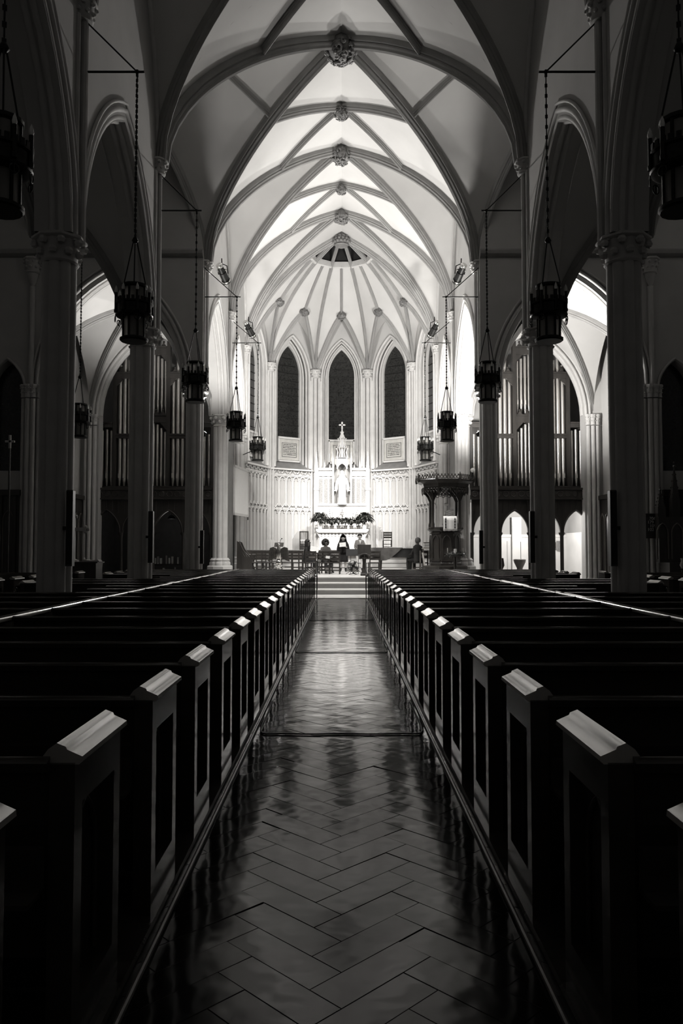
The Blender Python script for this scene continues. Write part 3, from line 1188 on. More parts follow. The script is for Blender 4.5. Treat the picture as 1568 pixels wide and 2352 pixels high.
# cables taped across the aisle
for i, (y, lab) in enumerate(((7.0, 'black cable crossing the aisle floor nearest the camera'), (12.4, 'black cable crossing the middle of the aisle floor'),
                              (17.9, 'black cable crossing the aisle floor nearest the steps'))):
    p = []
    for k in range(13):
        x = -.66 + 1.32 * k / 12
        p.append((x, y + .012 * math.sin(k * 1.3 + i), .009))
    p = [(-.735, y + 1.5, .009), (-.735, y + .35, .009), (-.725, y + .12, .009), (-.70, y + .03, .009)] + p + [(.70, y + .03, .009), (.725, y + .12, .009), (.735, y + .35, .009), (.735, y + 1.5, .009)]
    tag(MB().tube(p, .007, 6).build('floor_cable', 'plastic_dark', None, 60), lab, 'cable', 'cables across the aisle')
# ================================================================== hanging lanterns
def make_lantern():
    root = empty('hanging_lantern', (0, 0, 0))
    # origin at the bottom ring
    def hexr(r, k, a0=0.0):
        a = 2 * PI * k / 8 + a0
        return (r * math.cos(a), r * math.sin(a))
    b = MB()
    b.lathe([(.215, 0), (.235, .02), (.235, .05), (.20, .07), (.19, .05), (.19, .01)], n=16)
    b.build('bottom_ring', 'iron', root, 40)
    g = MB()
    g.lathe([(.175, .06), (.175, .93)], n=16, caps=False)
    g.build('glass', 'lantern_glass', root, 40)
    inner = MB()
    inner.lathe([(.05, .03), (.05, .4), (.03, .55)], n=8)
    inner.build('lamp_socket', 'iron', root, 40)
    for k in range(8):
        x, y = hexr(.185, k, PI / 8)
        MB().box((x, y, .49), (.028, .028, .92), 2 * PI * k / 8 + PI / 8).build('bar', 'iron', root)
    cr = MB()
    cr.lathe([(.25, .40), (.30, .42), (.31, .44), (.285, .46), (.285, .60), (.31, .62), (.31, .645), (.27, .65), (.27, .42)], n=24)
    cr.lathe([(.185, .40), (.26, .43), (.26, .45), (.185, .44)], n=16)
    for k in range(24):
        a = 2 * PI * k / 24
        cr.box((.30 * math.cos(a), .30 * math.sin(a), .67), (.05, .02, .07), a + PI / 2)
    c = cr.build('crown', 'iron', root, 40)
    for k in range(8):
        a = 2 * PI * (k + .3) / 8
        x, y = .30 * math.cos(a), .30 * math.sin(a)
        st = MB().lathe([(.028, .46), (.032, .5), (.024, .52), (.024, .80)], (x, y, 0), 8).build('candle', 'iron', c, 40)
        MB().lathe([(.02, .80), (.028, .83), (.018, .88), (.002, .92)], (x, y, 0), 8).build('bulb', 'bulb', c, 40)
        d = MB()
        pts = [(x * 1.04 + .0, y * 1.04, .34)]
        d.sweep([(x * 1.03 + .05 * math.cos(2 * PI * q / 10) * -math.sin(a), y * 1.03 + .05 * math.cos(2 * PI * q / 10) * math.cos(a), .35 + .05 * math.sin(2 * PI * q / 10)) for q in range(11)],
                (math.cos(a), math.sin(a), 0), roll(.014))
        d.box((x * 1.03, y * 1.03, .35), (.012, .012, .1), a)
        d.build('pendant_ring', 'iron', c, 60)
    t = MB()
    t.lathe([(.17, .90), (.215, .92), (.215, .96), (.17, .97)], n=16)
    t.build('top_ring', 'iron', root, 40)
    ch = MB()
    for k in range(3):
        a = 2 * PI * k / 3 + .4
        ch.tube([(.2 * math.cos(a), .2 * math.sin(a), .95), (.03 * math.cos(a), .03 * math.sin(a), 1.72)], .011, 6)
    ch.lathe([(.03, 1.68), (.06, 1.72), (.03, 1.78)], n=8)
    ch.build('hanger', 'iron', root, 60)
    return root


lan0 = make_lantern()


def lantern(loc, top, label, arm=None, first=[True]):
    o = copy_tree(lan0)
    o.location = loc
    o.rotation_euler = (0, 0, .3 * loc[0] + loc[1])
    tag(o, label, 'lantern', 'iron hanging lanterns')
    z = top - loc[2]
    ch = MB()
    nl = int((z - 1.75) / .09)
    pts = []
    ch.tube([(0, 0, 1.74), (0, 0, z)], .011, 6)
    for k in range(0, nl, 1):
        zz = 1.8 + k * .09
        ch.box((0, 0, zz), (.045, .014, .06), (k % 2) * PI / 2)
    c = ch.build('chain', 'iron', o)
    c.rotation_euler = (0, 0, 0)
    if arm is not None:
        # wall bracket: rod, brace and scroll, in the lantern's own frame
        R = Matrix.Rotation(-o.rotation_euler[2], 3, 'Z')
        d = R @ Vector((arm, 0, 0))
        m = MB()
        e = Vector((0, 0, z)) - d.normalized() * .12
        m.tube([e, Vector((0, 0, z)) + d], .02, 8)
        m.tube([Vector((0, 0, z)), Vector((0, 0, z + .95)) + d], .014, 8)
        m.sphere((0, 0, z), .04, 8, 5)
        m.build('bracket', 'iron', o, 60)
    return o


XL = 3.48
for s in (-1, 1):
    lantern((s * 3.5, 7.9, 5.1), 9.75, 'iron lantern at the top %s edge of the picture, nearest the camera' % SIDE[s], s * 1.0)
    lantern((s * XL, 13.0, 5.1), 9.75, 'large iron crown lantern hung before the nearest %s pier' % SIDE[s], s * .95)
    lantern((s * XL, 18.5, 5.1), 9.75, 'iron crown lantern hung from the %s near crossing pier' % SIDE[s], s * .95)
    lantern((s * 3.38, 25.0, 5.05), 9.75, 'iron crown lantern hung at the %s side of the chancel opening' % SIDE[s], s * 1.05)
    lantern((s * 3.30, 30.7, 5.05), 9.75, 'small far iron lantern inside the chancel on the %s' % SIDE[s], s * 1.1)
lantern((-7.4, 22.0, 4.75), 16.1, 'iron lantern hanging in the left transept before the organ chapel')

for _c in list(lan0.children_recursive) + [lan0]:
    bpy.data.objects.remove(_c)


# ================================================================== stage spotlights
def make_spot():
    root = empty('stage_spotlight', (0, 0, 0))
    # barrel along -Z (light leaves at -Z)
    MB().lathe([(.06, .34), (.10, .30), (.11, .1), (.13, .08), (.13, -.22), (.15, -.24), (.15, -.34), (.12, -.34), (.12, -.24)], n=14).build('barrel', 'black_metal', root, 40)
    MB().lathe([(.10, .31), (.115, .33), (.115, .40), (.06, .42)], n=12).build('rear_cap', 'chrome', root, 40)
    MB().lathe([(.136, -.24), (.155, -.245), (.155, -.30), (.136, -.31)], n=14).build('lens_collar', 'chrome', root, 40)
    MB().lathe([(.01, -.31), (.12, -.32)], n=14, caps=True).build('lens', 'glow', root)
    y = MB()
    y.tube([(-.17, 0, 0), (-.17, .16, .2), (0, .22, .26), (.17, .16, .2), (.17, 0, 0)], .018, 6)
    y.tube([(0, .22, .26), (0, .36, .36)], .02, 6)
    y.build('yoke', 'black_metal', root, 60)
    for dx in (-.14, .14):
        MB().sphere((dx, .02, .16), .045, 8, 5).build('knob', 'chrome', root, 60)
    return root


sp0 = make_spot()
first = True
for s in (-1, 1):
    for loc, tgt, lab in (((s * 3.98, 26.0, 10.85), (s * .5, 39.0, 3.2), 'black stage spotlight high on the %s chancel arch, aimed at the altar'),
                          ((s * 3.72, 31.3, 10.45), (-s * .2, 39.4, 3.4), 'far black stage spotlight above the %s chancel pier, aimed at the altar')):
        o = sp0 if first else copy_tree(sp0)
        first = False
        o.location = loc
        o.rotation_euler = (Vector(tgt) - Vector(loc)).to_track_quat('-Z', 'Y').to_euler()
        tag(o, lab % SIDE[s], 'spotlight', 'stage spotlights')
# flood lamps fixed to the piers
for s in (-1, 1):
    for loc, tgt, back, lab in (((s * 4.2, 31.05, 6.7), (-s * .6, 38.4, 12.5), (s * 4.5, 30.8, 6.55), 'small floodlight behind the capital of the %s chancel pier, aimed at the apse'),
                                ((s * 3.92, 34.95, 6.05), (-s * 1.0, 22.5, 15.6), (s * 4.5, 35.7, 5.9), 'bright floodlight on the %s pier beside the apse, aimed up at the vault'),
                                ((s * 4.55, 25.75, 5.45), (s * 1.6, 29.0, 16.0), (s * 4.72, 25.45, 5.4), 'floodlight hidden behind the %s far crossing pier')):
        r = empty('floodlight', loc)
        r.rotation_euler = (Vector(tgt) - Vector(loc)).to_track_quat('-Z', 'Y').to_euler()
        tag(r, lab % SIDE[s], 'floodlight', 'pier floodlights')
        MB().box((0, 0, .06), (.2, .14, .12)).build('housing', 'black_metal', r)
        MB().box((0, 0, -.005), (.17, .11, .01)).build('lamp_face', 'glow', r)
        inv = r.rotation_euler.to_matrix().inverted()
        MB().tube([(0, 0, .06), tuple(inv @ (Vector(back) - Vector(loc)))], .02, 6).build('arm', 'black_metal', r)

# ================================================================== column loudspeakers on the piers
for s in (-1, 1):
    for y, z0, h, lab in ((12.78, 1.35, 1.24, 'slim dark column loudspeaker on the nearest %s pier'), (18.2, 1.3, 1.2, 'slim dark column loudspeaker on the %s near crossing pier'),
                          (24.85, 1.14, 1.06, 'slim dark column loudspeaker on the %s far crossing pier')):
        r = empty('column_speaker', (s * 4.42, y, z0))
        tag(r, lab % SIDE[s], 'loudspeaker', 'column loudspeakers')
        MB().bbev(-.055, .055, -.06, .06, 0, h, .012).build('cabinet', 'plastic_dark', r)
        MB().bb(-.048, .048, -.068, -.058, .03, h - .03).build('grille', 'cloth_dark', r)
        MB().bb(0, s * .12, -.02, .06, h * .5 - .03, h * .5 + .03).build('bracket', 'black_metal', r)

# ================================================================== pipe organs
def pipe_mesh(r, h, foot=.42):
    mb = MB()
    mb.lathe([(r * .2, 0), (r * .35, .02), (r, foot), (r, h), (r * .9, h)], n=12)
    return mb.mesh('pipe', 'pipe_metal', 50)


def mouth_mesh(r):
    mb = MB()
    mb.box((0, -r * .96, .12), (r * 1.1, .02, .16))
    mb.box((0, -r * 1.02, .035), (r * 1.2, .03, .03))
    return mb.mesh('mouth', 'wood_light', None)


PIPES = {}


def organ(s):
    root = empty('pipe_organ', (s * 7.55, 31.25, 3.55))
    tag(root, 'tall pipe organ in a dark carved case in the %s chapel' % SIDE[s], 'organ', 'pipe organs')
    Z0 = .45
    # loft floor and front
    l = MB()
    l.bb(-2.45, 2.45, -.35, 1.6, 0, .12)
    l.bb(-2.45, 2.45, -.40, -.30, .05, .42)
    l.bb(-2.45, 2.45, -.46, -.28, .38, .46)
    l.bb(-2.45, 2.45, -.46, -.28, 0, .06)
    l.build('loft_front', 'dark_wood', root)
    for q in range(16):
        m = MB()
        x = -2.3 + q * .306
        m.sweep([(x + .11 * math.cos(2 * PI * k / 8), -.41, .22 + .11 * math.sin(2 * PI * k / 8)) for k in range(9)], (0, 1, 0), roll(.03))
        m.build('quatrefoil', 'dark_wood', root)
    # posts: x, top
    for x, zt in ((-2.4, 3.1), (-1.52, 5.6), (-.62, 6.55), (.62, 6.55), (1.52, 5.6), (2.4, 3.1)):
        p = MB()
        p.bb(x - .07, x + .07, -.12, .12, Z0, zt)
        p.shape(octo(.10), [(1, zt), (1.1, zt + .1), (.8, zt + .14), (.5, zt + .2), (.95, zt + .3), (.95, zt + .38), (.7, zt + .4)], (x, 0))
        p.build('post', 'dark_wood', root)
    # rails: x0, x1, z
    for x0, x1, z, hh in ((-1.45, -.69, 2.55, .16), (.69, 1.45, 2.55, .16), (-1.45, -.69, 5.0, .24), (.69, 1.45, 5.0, .24), (-.55, .55, 3.25, .3), (-.55, .55, 6.0, .32),
                          (-2.33, -1.59, 3.0, .2), (1.59, 2.33, 3.0, .2), (-2.33, 2.33, .5, .06)):
        m = MB()
        m.bb(x0, x1, -.13, -.02, z - hh / 2, z + hh / 2)
        m.bb(x0, x1, -.17, .0, z + hh / 2 - .04, z + hh / 2 + .02)
        nn = max(2, int((x1 - x0) / .26))
        if hh > .2:
            for q in range(nn):
                xx = x0 + (q + .5) * (x1 - x0) / nn
                m.prism([(xx - .12, z + hh / 2), (xx, z + hh / 2 + .18), (xx + .12, z + hh / 2)], -.12, -.04, 'Y')
                m.sphere((xx, -.08, z + hh / 2 + .2), .05, 6, 4)
            for sg in (-1, 1):
                xe = x0 if sg < 0 else x1
                m.prism([(xe, z - hh / 2), (xe - sg * .26, z - hh / 2), (xe, z - hh / 2 - .3)], -.11, -.04, 'Y')
        m.build('rail', 'dark_wood', root)
    # dark box behind the pipes
    bx = MB()
    bx.bb(-2.4, 2.4, .35, .5, Z0, 3.0)
    bx.bb(-1.5, 1.5, .35, .5, 3.0, 5.0)
    bx.build('case_back', 'dark_wood', root)

    def pipes(x0, x1, n, z, hs, r):
        for q in range(n):
            x = x0 + (q + .5) * (x1 - x0) / n
            h = hs[q]
            key = (round(r, 3), round(h, 2))
            if key not in PIPES:
                PIPES[key] = pipe_mesh(r, h)
            o = bpy.data.objects.new('pipe', PIPES[key])
            COL.objects.link(o)
            o.parent = root
            o.location = (x, .1, z)
            k2 = ('m', round(r, 3))
            if k2 not in PIPES:
                PIPES[k2] = mouth_mesh(r)
            mo = bpy.data.objects.new('mouth', PIPES[k2])
            COL.objects.link(mo)
            mo.parent = o
            mo.location = (0, 0, .42)
    pipes(-1.45, -.69, 4, Z0, [5.0, 5.5, 5.2, 4.4], .078)
    pipes(.69, 1.45, 4, Z0, [4.4, 5.2, 5.5, 5.0], .078)
    pipes(-.55, .55, 7, Z0, [2.3, 2.45, 2.6, 2.65, 2.6, 2.45, 2.3], .055)
    pipes(-.55, .55, 7, 3.42, [2.2, 2.3, 2.4, 2.45, 2.4, 2.3, 2.2], .055)
    pipes(-2.33, -1.59, 4, Z0, [2.2, 2.35, 2.4, 2.35], .062)
    pipes(1.59, 2.33, 4, Z0, [2.35, 2.4, 2.35, 2.2], .062)
    return root


for s in (-1, 1):
    organ(s)
    # carved screen below the loft
    scn = empty('organ_screen', (0, 30.95, 0.3))
    tag(scn, 'dark carved wooden arcade screen under the %s organ loft' % SIDE[s], 'screen', 'screens under the organ lofts')
    px = [5.15, 6.25, 7.45, 8.71, 9.85]
    wl_ = MB()
    for a, b in zip(px, px[1:]):
        L = b - a
        h = dict(c=L / 2, half=L / 2 - .08, sill=1.95, zs=1.95, rise=.85)
        arch_wall(wl_, (s * a, 0), (s, 0), (0, -1), L, 1.95, 3.25, [h], .12)
    wl_.build('arch_board', 'dark_wood', scn)
    for a, b in zip(px, px[1:]):
        L = b - a
        h = dict(c=L / 2, half=L / 2 - .08, sill=1.95, zs=1.95, rise=.85)
        MB().sweep(outline3((s * a, -.02), (s, 0), h, .04, 0, (0, -1), 10, False), (0, 1, 0), roll(.06)).build('arch_moulding', 'dark_wood', scn, 60)
        for q in range(5):
            x = s * (a + L * (q + .5) / 5)
            MB().tube([(x, -.04, 3.2), (x, -.04, 2.95 - .12 * abs(q - 2))], .018, 6).build('tracery_bar', 'dark_wood', scn)
    for x in px:
        p = MB()
        p.lathe([(.12, 0), (.12, .18), (.085, .24), (.075, .3), (.075, 1.82), (.12, 1.88), (.13, 1.95)], (s * x, .06, 0), 12)
        p.build('post', 'dark_wood', scn, 40)
# ================================================================== reredos, altar and what stands on it
def pinnacle(mb, x, y, z0, w, h):
    mb.bb(x - w / 2, x + w / 2, y - w / 2, y + w / 2, z0, z0 + h * .35)
    mb.shape(octo(w * .62, 4), [(1, z0 + h * .35), (.1, z0 + h * .92)], (x, y))
    for k in range(4):
        zz = z0 + h * (.42 + .12 * k)
        rr = w * .62 * (1 - (.42 + .12 * k - .35) / .6)
        for a in range(4):
            mb.sphere((x + rr * math.cos(a * PI / 2 + PI / 4), y + rr * math.sin(a * PI / 2 + PI / 4), zz), w * .13, 5, 3)
    mb.sphere((x, y, z0 + h * .93), w * .2, 6, 4)
    mb.sphere((x, y, z0 + h), w * .12, 6, 4)


rd = empty('reredos', (0.03, 39.55, 1.55))
tag(rd, 'tall white gothic reredos with canopied niche and spire behind the altar', 'reredos')
m = MB()
m.bb(-1.22, 1.22, -.10, .35, 0, 2.25)
m.bb(-1.22, 1.22, -.16, .35, 2.2, 2.32)
m.build('retable', 'marble', rd)
m = MB()
m.bb(-1.22, -.42, .12, .34, 2.32, 4.08)
m.bb(.42, 1.22, .12, .34, 2.32, 4.08)
m.bb(-1.24, -.42, .0, .36, 4.02, 4.14)
m.bb(.42, 1.24, .0, .36, 4.02, 4.14)
m.build('side_wall', 'marble', rd)
for sg in (-1, 1):
    for q in range(3):
        x = sg * (.56 + .26 * q)
        f = MB()
        f.bb(x - .10, x + .10, .095, .125, 2.36, 3.6)
        f.build('mosaic_panel', 'mosaic', rd)
        hp = dict(c=x, half=.11, sill=2.34, zs=3.62, rise=.2)
        MB().sweep([(a, .08, z) for a, z in hole_outline(hp, 6)], (0, 1, 0), roll(.035)).build('panel_moulding', 'marble', rd, 60)
        c = MB()
        c.prism([(x - .13, 3.72), (x, 4.0), (x + .13, 3.72)], .03, .1, 'Y')
        c.build('gablet', 'marble', rd)
    p = MB()
    p.bb(sg * 1.30 - .1, sg * 1.30 + .1, -.06, .3, 0, 3.55)
    p.bb(sg * 1.30 - .13, sg * 1.30 + .13, -.09, .3, 3.0, 3.12)
    pinnacle(p, sg * 1.30, .1, 3.55, .19, 1.6)
    p.build('side_pinnacle', 'pale_stone', rd)
    for x in (.62, .9, 1.1):
        p = MB()
        pinnacle(p, sg * x, .15, 4.14, .07, .42 if x == .9 else .22)
        p.build('finial', 'pale_stone', rd)
# niche tower
nb_ = MB()
nb_.bb(-.45, .45, .3, .36, 2.25, 4.6)
nb_.build('niche_back', 'plaster', rd)
for sg in (-1, 1):
    MB().bb(sg * .45 - .045, sg * .45 + .045, -.2, .34, 2.3, 4.6).build('niche_side', 'pale_stone', rd)
hx = [(-.46, -.02), (-.24, -.34), (.24, -.34), (.46, -.02)]
cn = MB()
for (xa, ya), (xb, yb) in zip(hx, hx[1:]):
    U = Vector((xb - xa, yb - ya)).normalized()
    N = Vector((U.y, -U.x))
    L = math.hypot(xb - xa, yb - ya)
    arch_wall(cn, (xa, ya), (U.x, U.y), (N.x, N.y), L, 4.02, 4.62, [dict(c=L / 2, half=L / 2 - .03, sill=4.02, zs=4.02, rise=.3)], .05)
cn.build('canopy', 'pale_stone', rd)
mc = MB()
mc.prism([(x, y) for x, y in hx] + [(.46, .34), (-.46, .34)], 4.58, 4.64, 'Z')
mc.build('canopy_roof', 'pale_stone', rd)
for x, y in hx:
    p = MB()
    pinnacle(p, x, y, 4.05, .075, 1.15)
    p.build('canopy_pinnacle', 'pale_stone', rd)
spz = MB()
zb = 4.62
for z0, z1, r0, r1 in ((4.62, 5.15, .30, .22), (5.15, 5.65, .22, .15), (5.65, 5.98, .13, .05)):
    for k in range(6):
        a = 2 * PI * k / 6
        ca, sa = math.cos(a), math.sin(a)
        spz.tube([(r0 * ca, .02 + r0 * sa, z0), (r1 * ca * .9, .02 + r1 * sa * .9, (z0 + z1) / 2 + .05), (r1 * ca * 1.35, .02 + r1 * sa * 1.35, z1), (r1 * ca * 1.5, .02 + r1 * sa * 1.5, z1 - .04)], [.03, .025, .03, .02], 6)
    spz.lathe([(r1 * .9, z1 - .03), (r1 * 1.1, z1), (r1 * .9, z1 + .02)], (0, .02, 0), 8)
spz.lathe([(.12, 4.62), (.08, 5.6), (.05, 5.9), (.03, 6.12), (.05, 6.16), (.03, 6.2)], (0, .02, 0), 8)
spz.build('spire', 'pale_stone', rd, 50)
cr = MB()
cr.bb(-.035, .035, -.015, .055, 6.18, 6.46)
cr.bb(-.13, .13, -.015, .055, 6.29, 6.36)
for x, z in ((-.13, 6.325), (.13, 6.325), (0, 6.46)):
    cr.sphere((x, .02, z), .045, 6, 4)
cr.build('cross', 'pale_stone', rd)

# statue with open hands
st = empty('statue', (0.03, 39.42, 3.86))
tag(st, 'white robed statue with lowered open arms in the reredos niche', 'statue')
b = MB()
prof = [(.20, 0), (.23, .03), (.21, .1), (.19, .4), (.185, .7), (.175, .95), (.20, 1.15), (.215, 1.28), (.17, 1.36), (.07, 1.40), (.065, 1.45)]
n = 28
rings = []
for r, z in prof:
    ring = []
    for k in range(n):
        a = 2 * PI * k / n
        fold = 1 + (.06 * math.sin(7 * a + z * 2) if z < 1.0 else .015 * math.sin(7 * a))
        ring.append((r * fold * math.cos(a), r * .72 * fold * math.sin(a), z))
    rings.append(ring)
b.rings(rings)
b.sphere((0, -.015, 1.54), .105, 12, 8, .84, .95, 1.2)
for sg in (-1, 1):
    b.tube([(sg * .19, 0, 1.27), (sg * .27, -.02, 1.02), (sg * .32, -.10, .80), (sg * .34, -.15, .72)], [.075, .075, .06, .035], 8)
    # wide hanging sleeve
    b.add([(sg * .22, 0, 1.1), (sg * .30, -.03, .92), (sg * .33, -.1, .76), (sg * .30, -.02, .58), (sg * .22, .03, .75),
           (sg * .22, .05, 1.1), (sg * .28, .04, .92), (sg * .30, .0, .76), (sg * .28, .04, .60), (sg * .20, .07, .75)],
          [(0, 1, 2, 3, 4), (9, 8, 7, 6, 5), (0, 5, 6, 1), (1, 6, 7, 2), (2, 7, 8, 3), (3, 8, 9, 4), (4, 9, 5, 0)])
    for q in range(5):
        b.tube([(sg * .34, -.15, .72), (sg * (.335 + .012 * q), -.165, .66 - .01 * (2 - abs(q - 2))), (sg * (.33 + .014 * q), -.18, .63)], .009, 5)
b.sphere((0, -.115, 1.535), .016, 6, 4)
for sg in (-1, 1):
    b.sphere((sg * .035, -.10, 1.565), .012, 6, 4)
b.build('figure', 'marble', st, 60)
h = MB()
h.sphere((0, .02, 1.56), .12, 12, 8, .9, .95, 1.15)
h.tube([(-.1, .03, 1.5), (-.11, .02, 1.36)], .035, 6)
h.tube([(.1, .03, 1.5), (.11, .02, 1.36)], .035, 6)
h.build('hair', 'marble', st, 60)
MB().lathe([(.26, -.05), (.26, -.02), (.24, 0)], n=8).build('plinth', 'marble', st)

# altar
al = empty('altar', (0.04, 38.55, 1.55))
tag(al, 'white carved stone altar table fronted with quatrefoils and lancet panels', 'altar')
MB().bb(-1.12, 1.12, -.2, .75, 0, .84).build('body', 'marble', al)
t = MB()
t.prism([(-1.18, .84), (-1.28, .93), (-1.28, 1.0), (1.28, 1.0), (1.28, .93), (1.18, .84)], -.33, .8, 'Y')
t.build('top_slab', 'marble', al)
for q in range(13):
    x = -1.02 + q * .17
    qf = MB()
    for a in range(4):
        qf.sphere((x + .028 * math.cos(a * PI / 2), -.205, .76 + .028 * math.sin(a * PI / 2)), .024, 6, 4, 1, .5, 1)
    qf.build('quatrefoil', 'dark_stone', al)
    hp = dict(c=x + .085, half=.07, sill=.12, zs=.55, rise=.11)
    if q < 12:
        MB().sweep([(a, -.21, z) for a, z in hole_outline(hp, 5)], (0, 1, 0), roll(.02)).build('lancet_panel', 'pale_stone', al, 60)
        tf = MB()
        for a in range(3):
            tf.sphere((x + .025 * math.cos(a * 2.094 + PI / 2), -.205, .655 + .025 * math.sin(a * 2.094 + PI / 2)), .02, 6, 4, 1, .5, 1)
        tf.build('trefoil', 'dark_stone', al)
for sg in (-1, 1):
    b = MB()
    b.prism([(sg * 1.12, .84), (sg * 1.26, .84), (sg * 1.12, .62)], -.2, .1, 'Y')
    b.build('bracket', 'marble', al)

# crucifix
cx = empty('altar_crucifix', (0.03, 39.3, 2.6))
tag(cx, 'small dark crucifix standing behind the plants on the altar', 'crucifix')
m = MB()
m.bb(-.018, .018, -.015, .015, 0, .98)
m.bb(-.12, .12, -.012, .012, .80, .835)
m.lathe([(.09, 0), (.09, .03), (.03, .08), (.02, .2)], n=10)
m.build('cross', 'wood_mid', cx)
f = MB()
f.tube([(0, -.03, .48), (0.01, -.035, .62), (0, -.03, .76), (0, -.03, .79)], [.012, .022, .026, .014], 8)
f.sphere((0, -.035, .83), .024, 8, 5)
for sg in (-1, 1):
    f.tube([(0, -.03, .77), (sg * .06, -.03, .80), (sg * .11, -.025, .82)], .009, 6)
    f.tube([(sg * .008, -.03, .52), (sg * .012, -.04, .42), (0, -.03, .34)], .011, 6)
f.build('figure', 'brass', cx, 60)


# ------------------------------------------------------------------ plants
def leaf(mb, base, dirv, L, w, droop=.3):
    d = Vector(dirv).normalized()
    side = d.cross(Vector((0, 0, 1)))
    if side.length < .01:
        side = Vector((1, 0, 0))
    side.normalize()
    up = side.cross(d).normalized()
    b = Vector(base)
    p1 = b + d * L * .35 + up * L * .08
    p2 = b + d * L * .75 - Vector((0, 0, droop * L * .35))
    p3 = b + d * L - Vector((0, 0, droop * L))
    c1, c2 = p1, p2
    mb.add([b, p1 - side * w * .5, c1 - up * .006, p1 + side * w * .5, p2 - side * w * .35, c2 - up * .006, p2 + side * w * .35, p3],
           [(0, 1, 2), (0, 2, 3), (1, 4, 5, 2), (2, 5, 6, 3), (4, 7, 5), (5, 7, 6)])


def plant(loc, r, h, nleaf, label, seed, flower=False, branches=False, potr=.11):
    rnd = random.Random(seed)
    root = empty('potted_plant', loc)
    tag(root, label, 'plant', 'potted plants on the altar')
    MB().lathe([(potr * .72, 0), (potr * .95, potr * 1.5), (potr * 1.06, potr * 1.5), (potr * 1.06, potr * 1.8), (potr * .9, potr * 1.8), (potr * .85, potr * 1.6)], n=14).build('pot', 'cloth_white' if flower == 2 else 'pot', root, 40)
    z0 = potr * 1.7
    stem = MB()
    for k in range(7):
        a = rnd.uniform(0, 6.28)
        stem.tube([(0, 0, z0 - .05), (.3 * r * math.cos(a), .3 * r * math.sin(a), z0 + h * .5)], .008, 5)
    stem.build('stem', 'leaf', root)
    lf = MB()
    for k in range(nleaf):
        a = rnd.uniform(0, 6.28)
        el = rnd.uniform(-.35, 1.2)
        q = rnd.uniform(.35, .8)
        c = Vector((math.cos(a) * math.cos(el) * r * q, math.sin(a) * math.cos(el) * r * q, z0 + h * .45 + math.sin(el) * h * .5 * q))
        leaf(lf, c, (math.cos(a) * math.cos(el), math.sin(a) * math.cos(el), math.sin(el) * .7 + .1), r * rnd.uniform(.45, .7), r * rnd.uniform(.26, .42), rnd.uniform(.3, .8))
    lo = lf.build('foliage', 'leaf', root)
    if flower == 1:
        fl_ = MB()
        for k in range(5):
            a = rnd.uniform(0, 6.28)
            q = rnd.uniform(.1, .6)
            c = Vector((math.cos(a) * r * q, math.sin(a) * r * q - .03, z0 + h * rnd.uniform(.6, .95)))
            for j in range(6):
                b = j * PI / 3 + a
                leaf(fl_, c, (math.cos(b), math.sin(b), .3), .11, .06, .2)
        fl_.build('flower', 'petal', root)
    if branches:
        br = MB()
        for k in range(16):
            a = rnd.uniform(-1.0, 1.0)
            L = h * rnd.uniform(1.2, 2.0)
            p0 = Vector((0, 0, z0))
            p1 = Vector((math.sin(a) * L * .5, rnd.uniform(-.1, .1), z0 + math.cos(a) * L * .55))
            p2 = Vector((math.sin(a) * L, rnd.uniform(-.15, .15), z0 + math.cos(a) * L))
            br.tube([p0, p1, p2], [.008, .006, .003], 4)
            for j in range(5):
                w = .45 + .13 * j
                pp = p0.lerp(p2, w)
                leaf(br, pp, (rnd.uniform(-1, 1), rnd.uniform(-.5, .5), rnd.uniform(.2, 1)), .09, .035, .1)
        br.build('branch', 'leaf', root)
    return root


zt = 2.552
plant((-1.06, 38.55, zt), .40, .66, 200, 'large drooping leafy plant at the left end of the altar', 1, flower=2, potr=.13)
plant((1.13, 38.55, zt), .42, .64, 210, 'large drooping leafy plant at the right end of the altar', 2, flower=2, potr=.13)
names = ['flowering plant in a dark pot on the altar beside the large left plant', 'branchy arrangement in a dark pot on the left half of the altar', 'flowering plant just left of the altar crucifix',
         'flowering plant just right of the altar crucifix', 'branchy arrangement in a dark pot on the right half of the altar', 'flowering plant in a dark pot on the altar beside the large right plant']
for i, x in enumerate((-.80, -.50, -.17, .16, .45, .80)):
    plant((x + .03, 38.5 + .06 * (i % 2), zt), .26, .42, 100, names[i], 10 + i, flower=1, branches=(i in (1, 4)), potr=.105)
cnd = MB().lathe([(.045, 0), (.045, .62), (.01, .64)], n=10).build('altar_candle', 'wood_mid')
cnd.location = (1.14, 39.32, 2.55 + .0)
cnd.location = (1.14, 39.2, 2.552)
tag(cnd, 'dark thick candle behind the large right altar plant', 'candle')

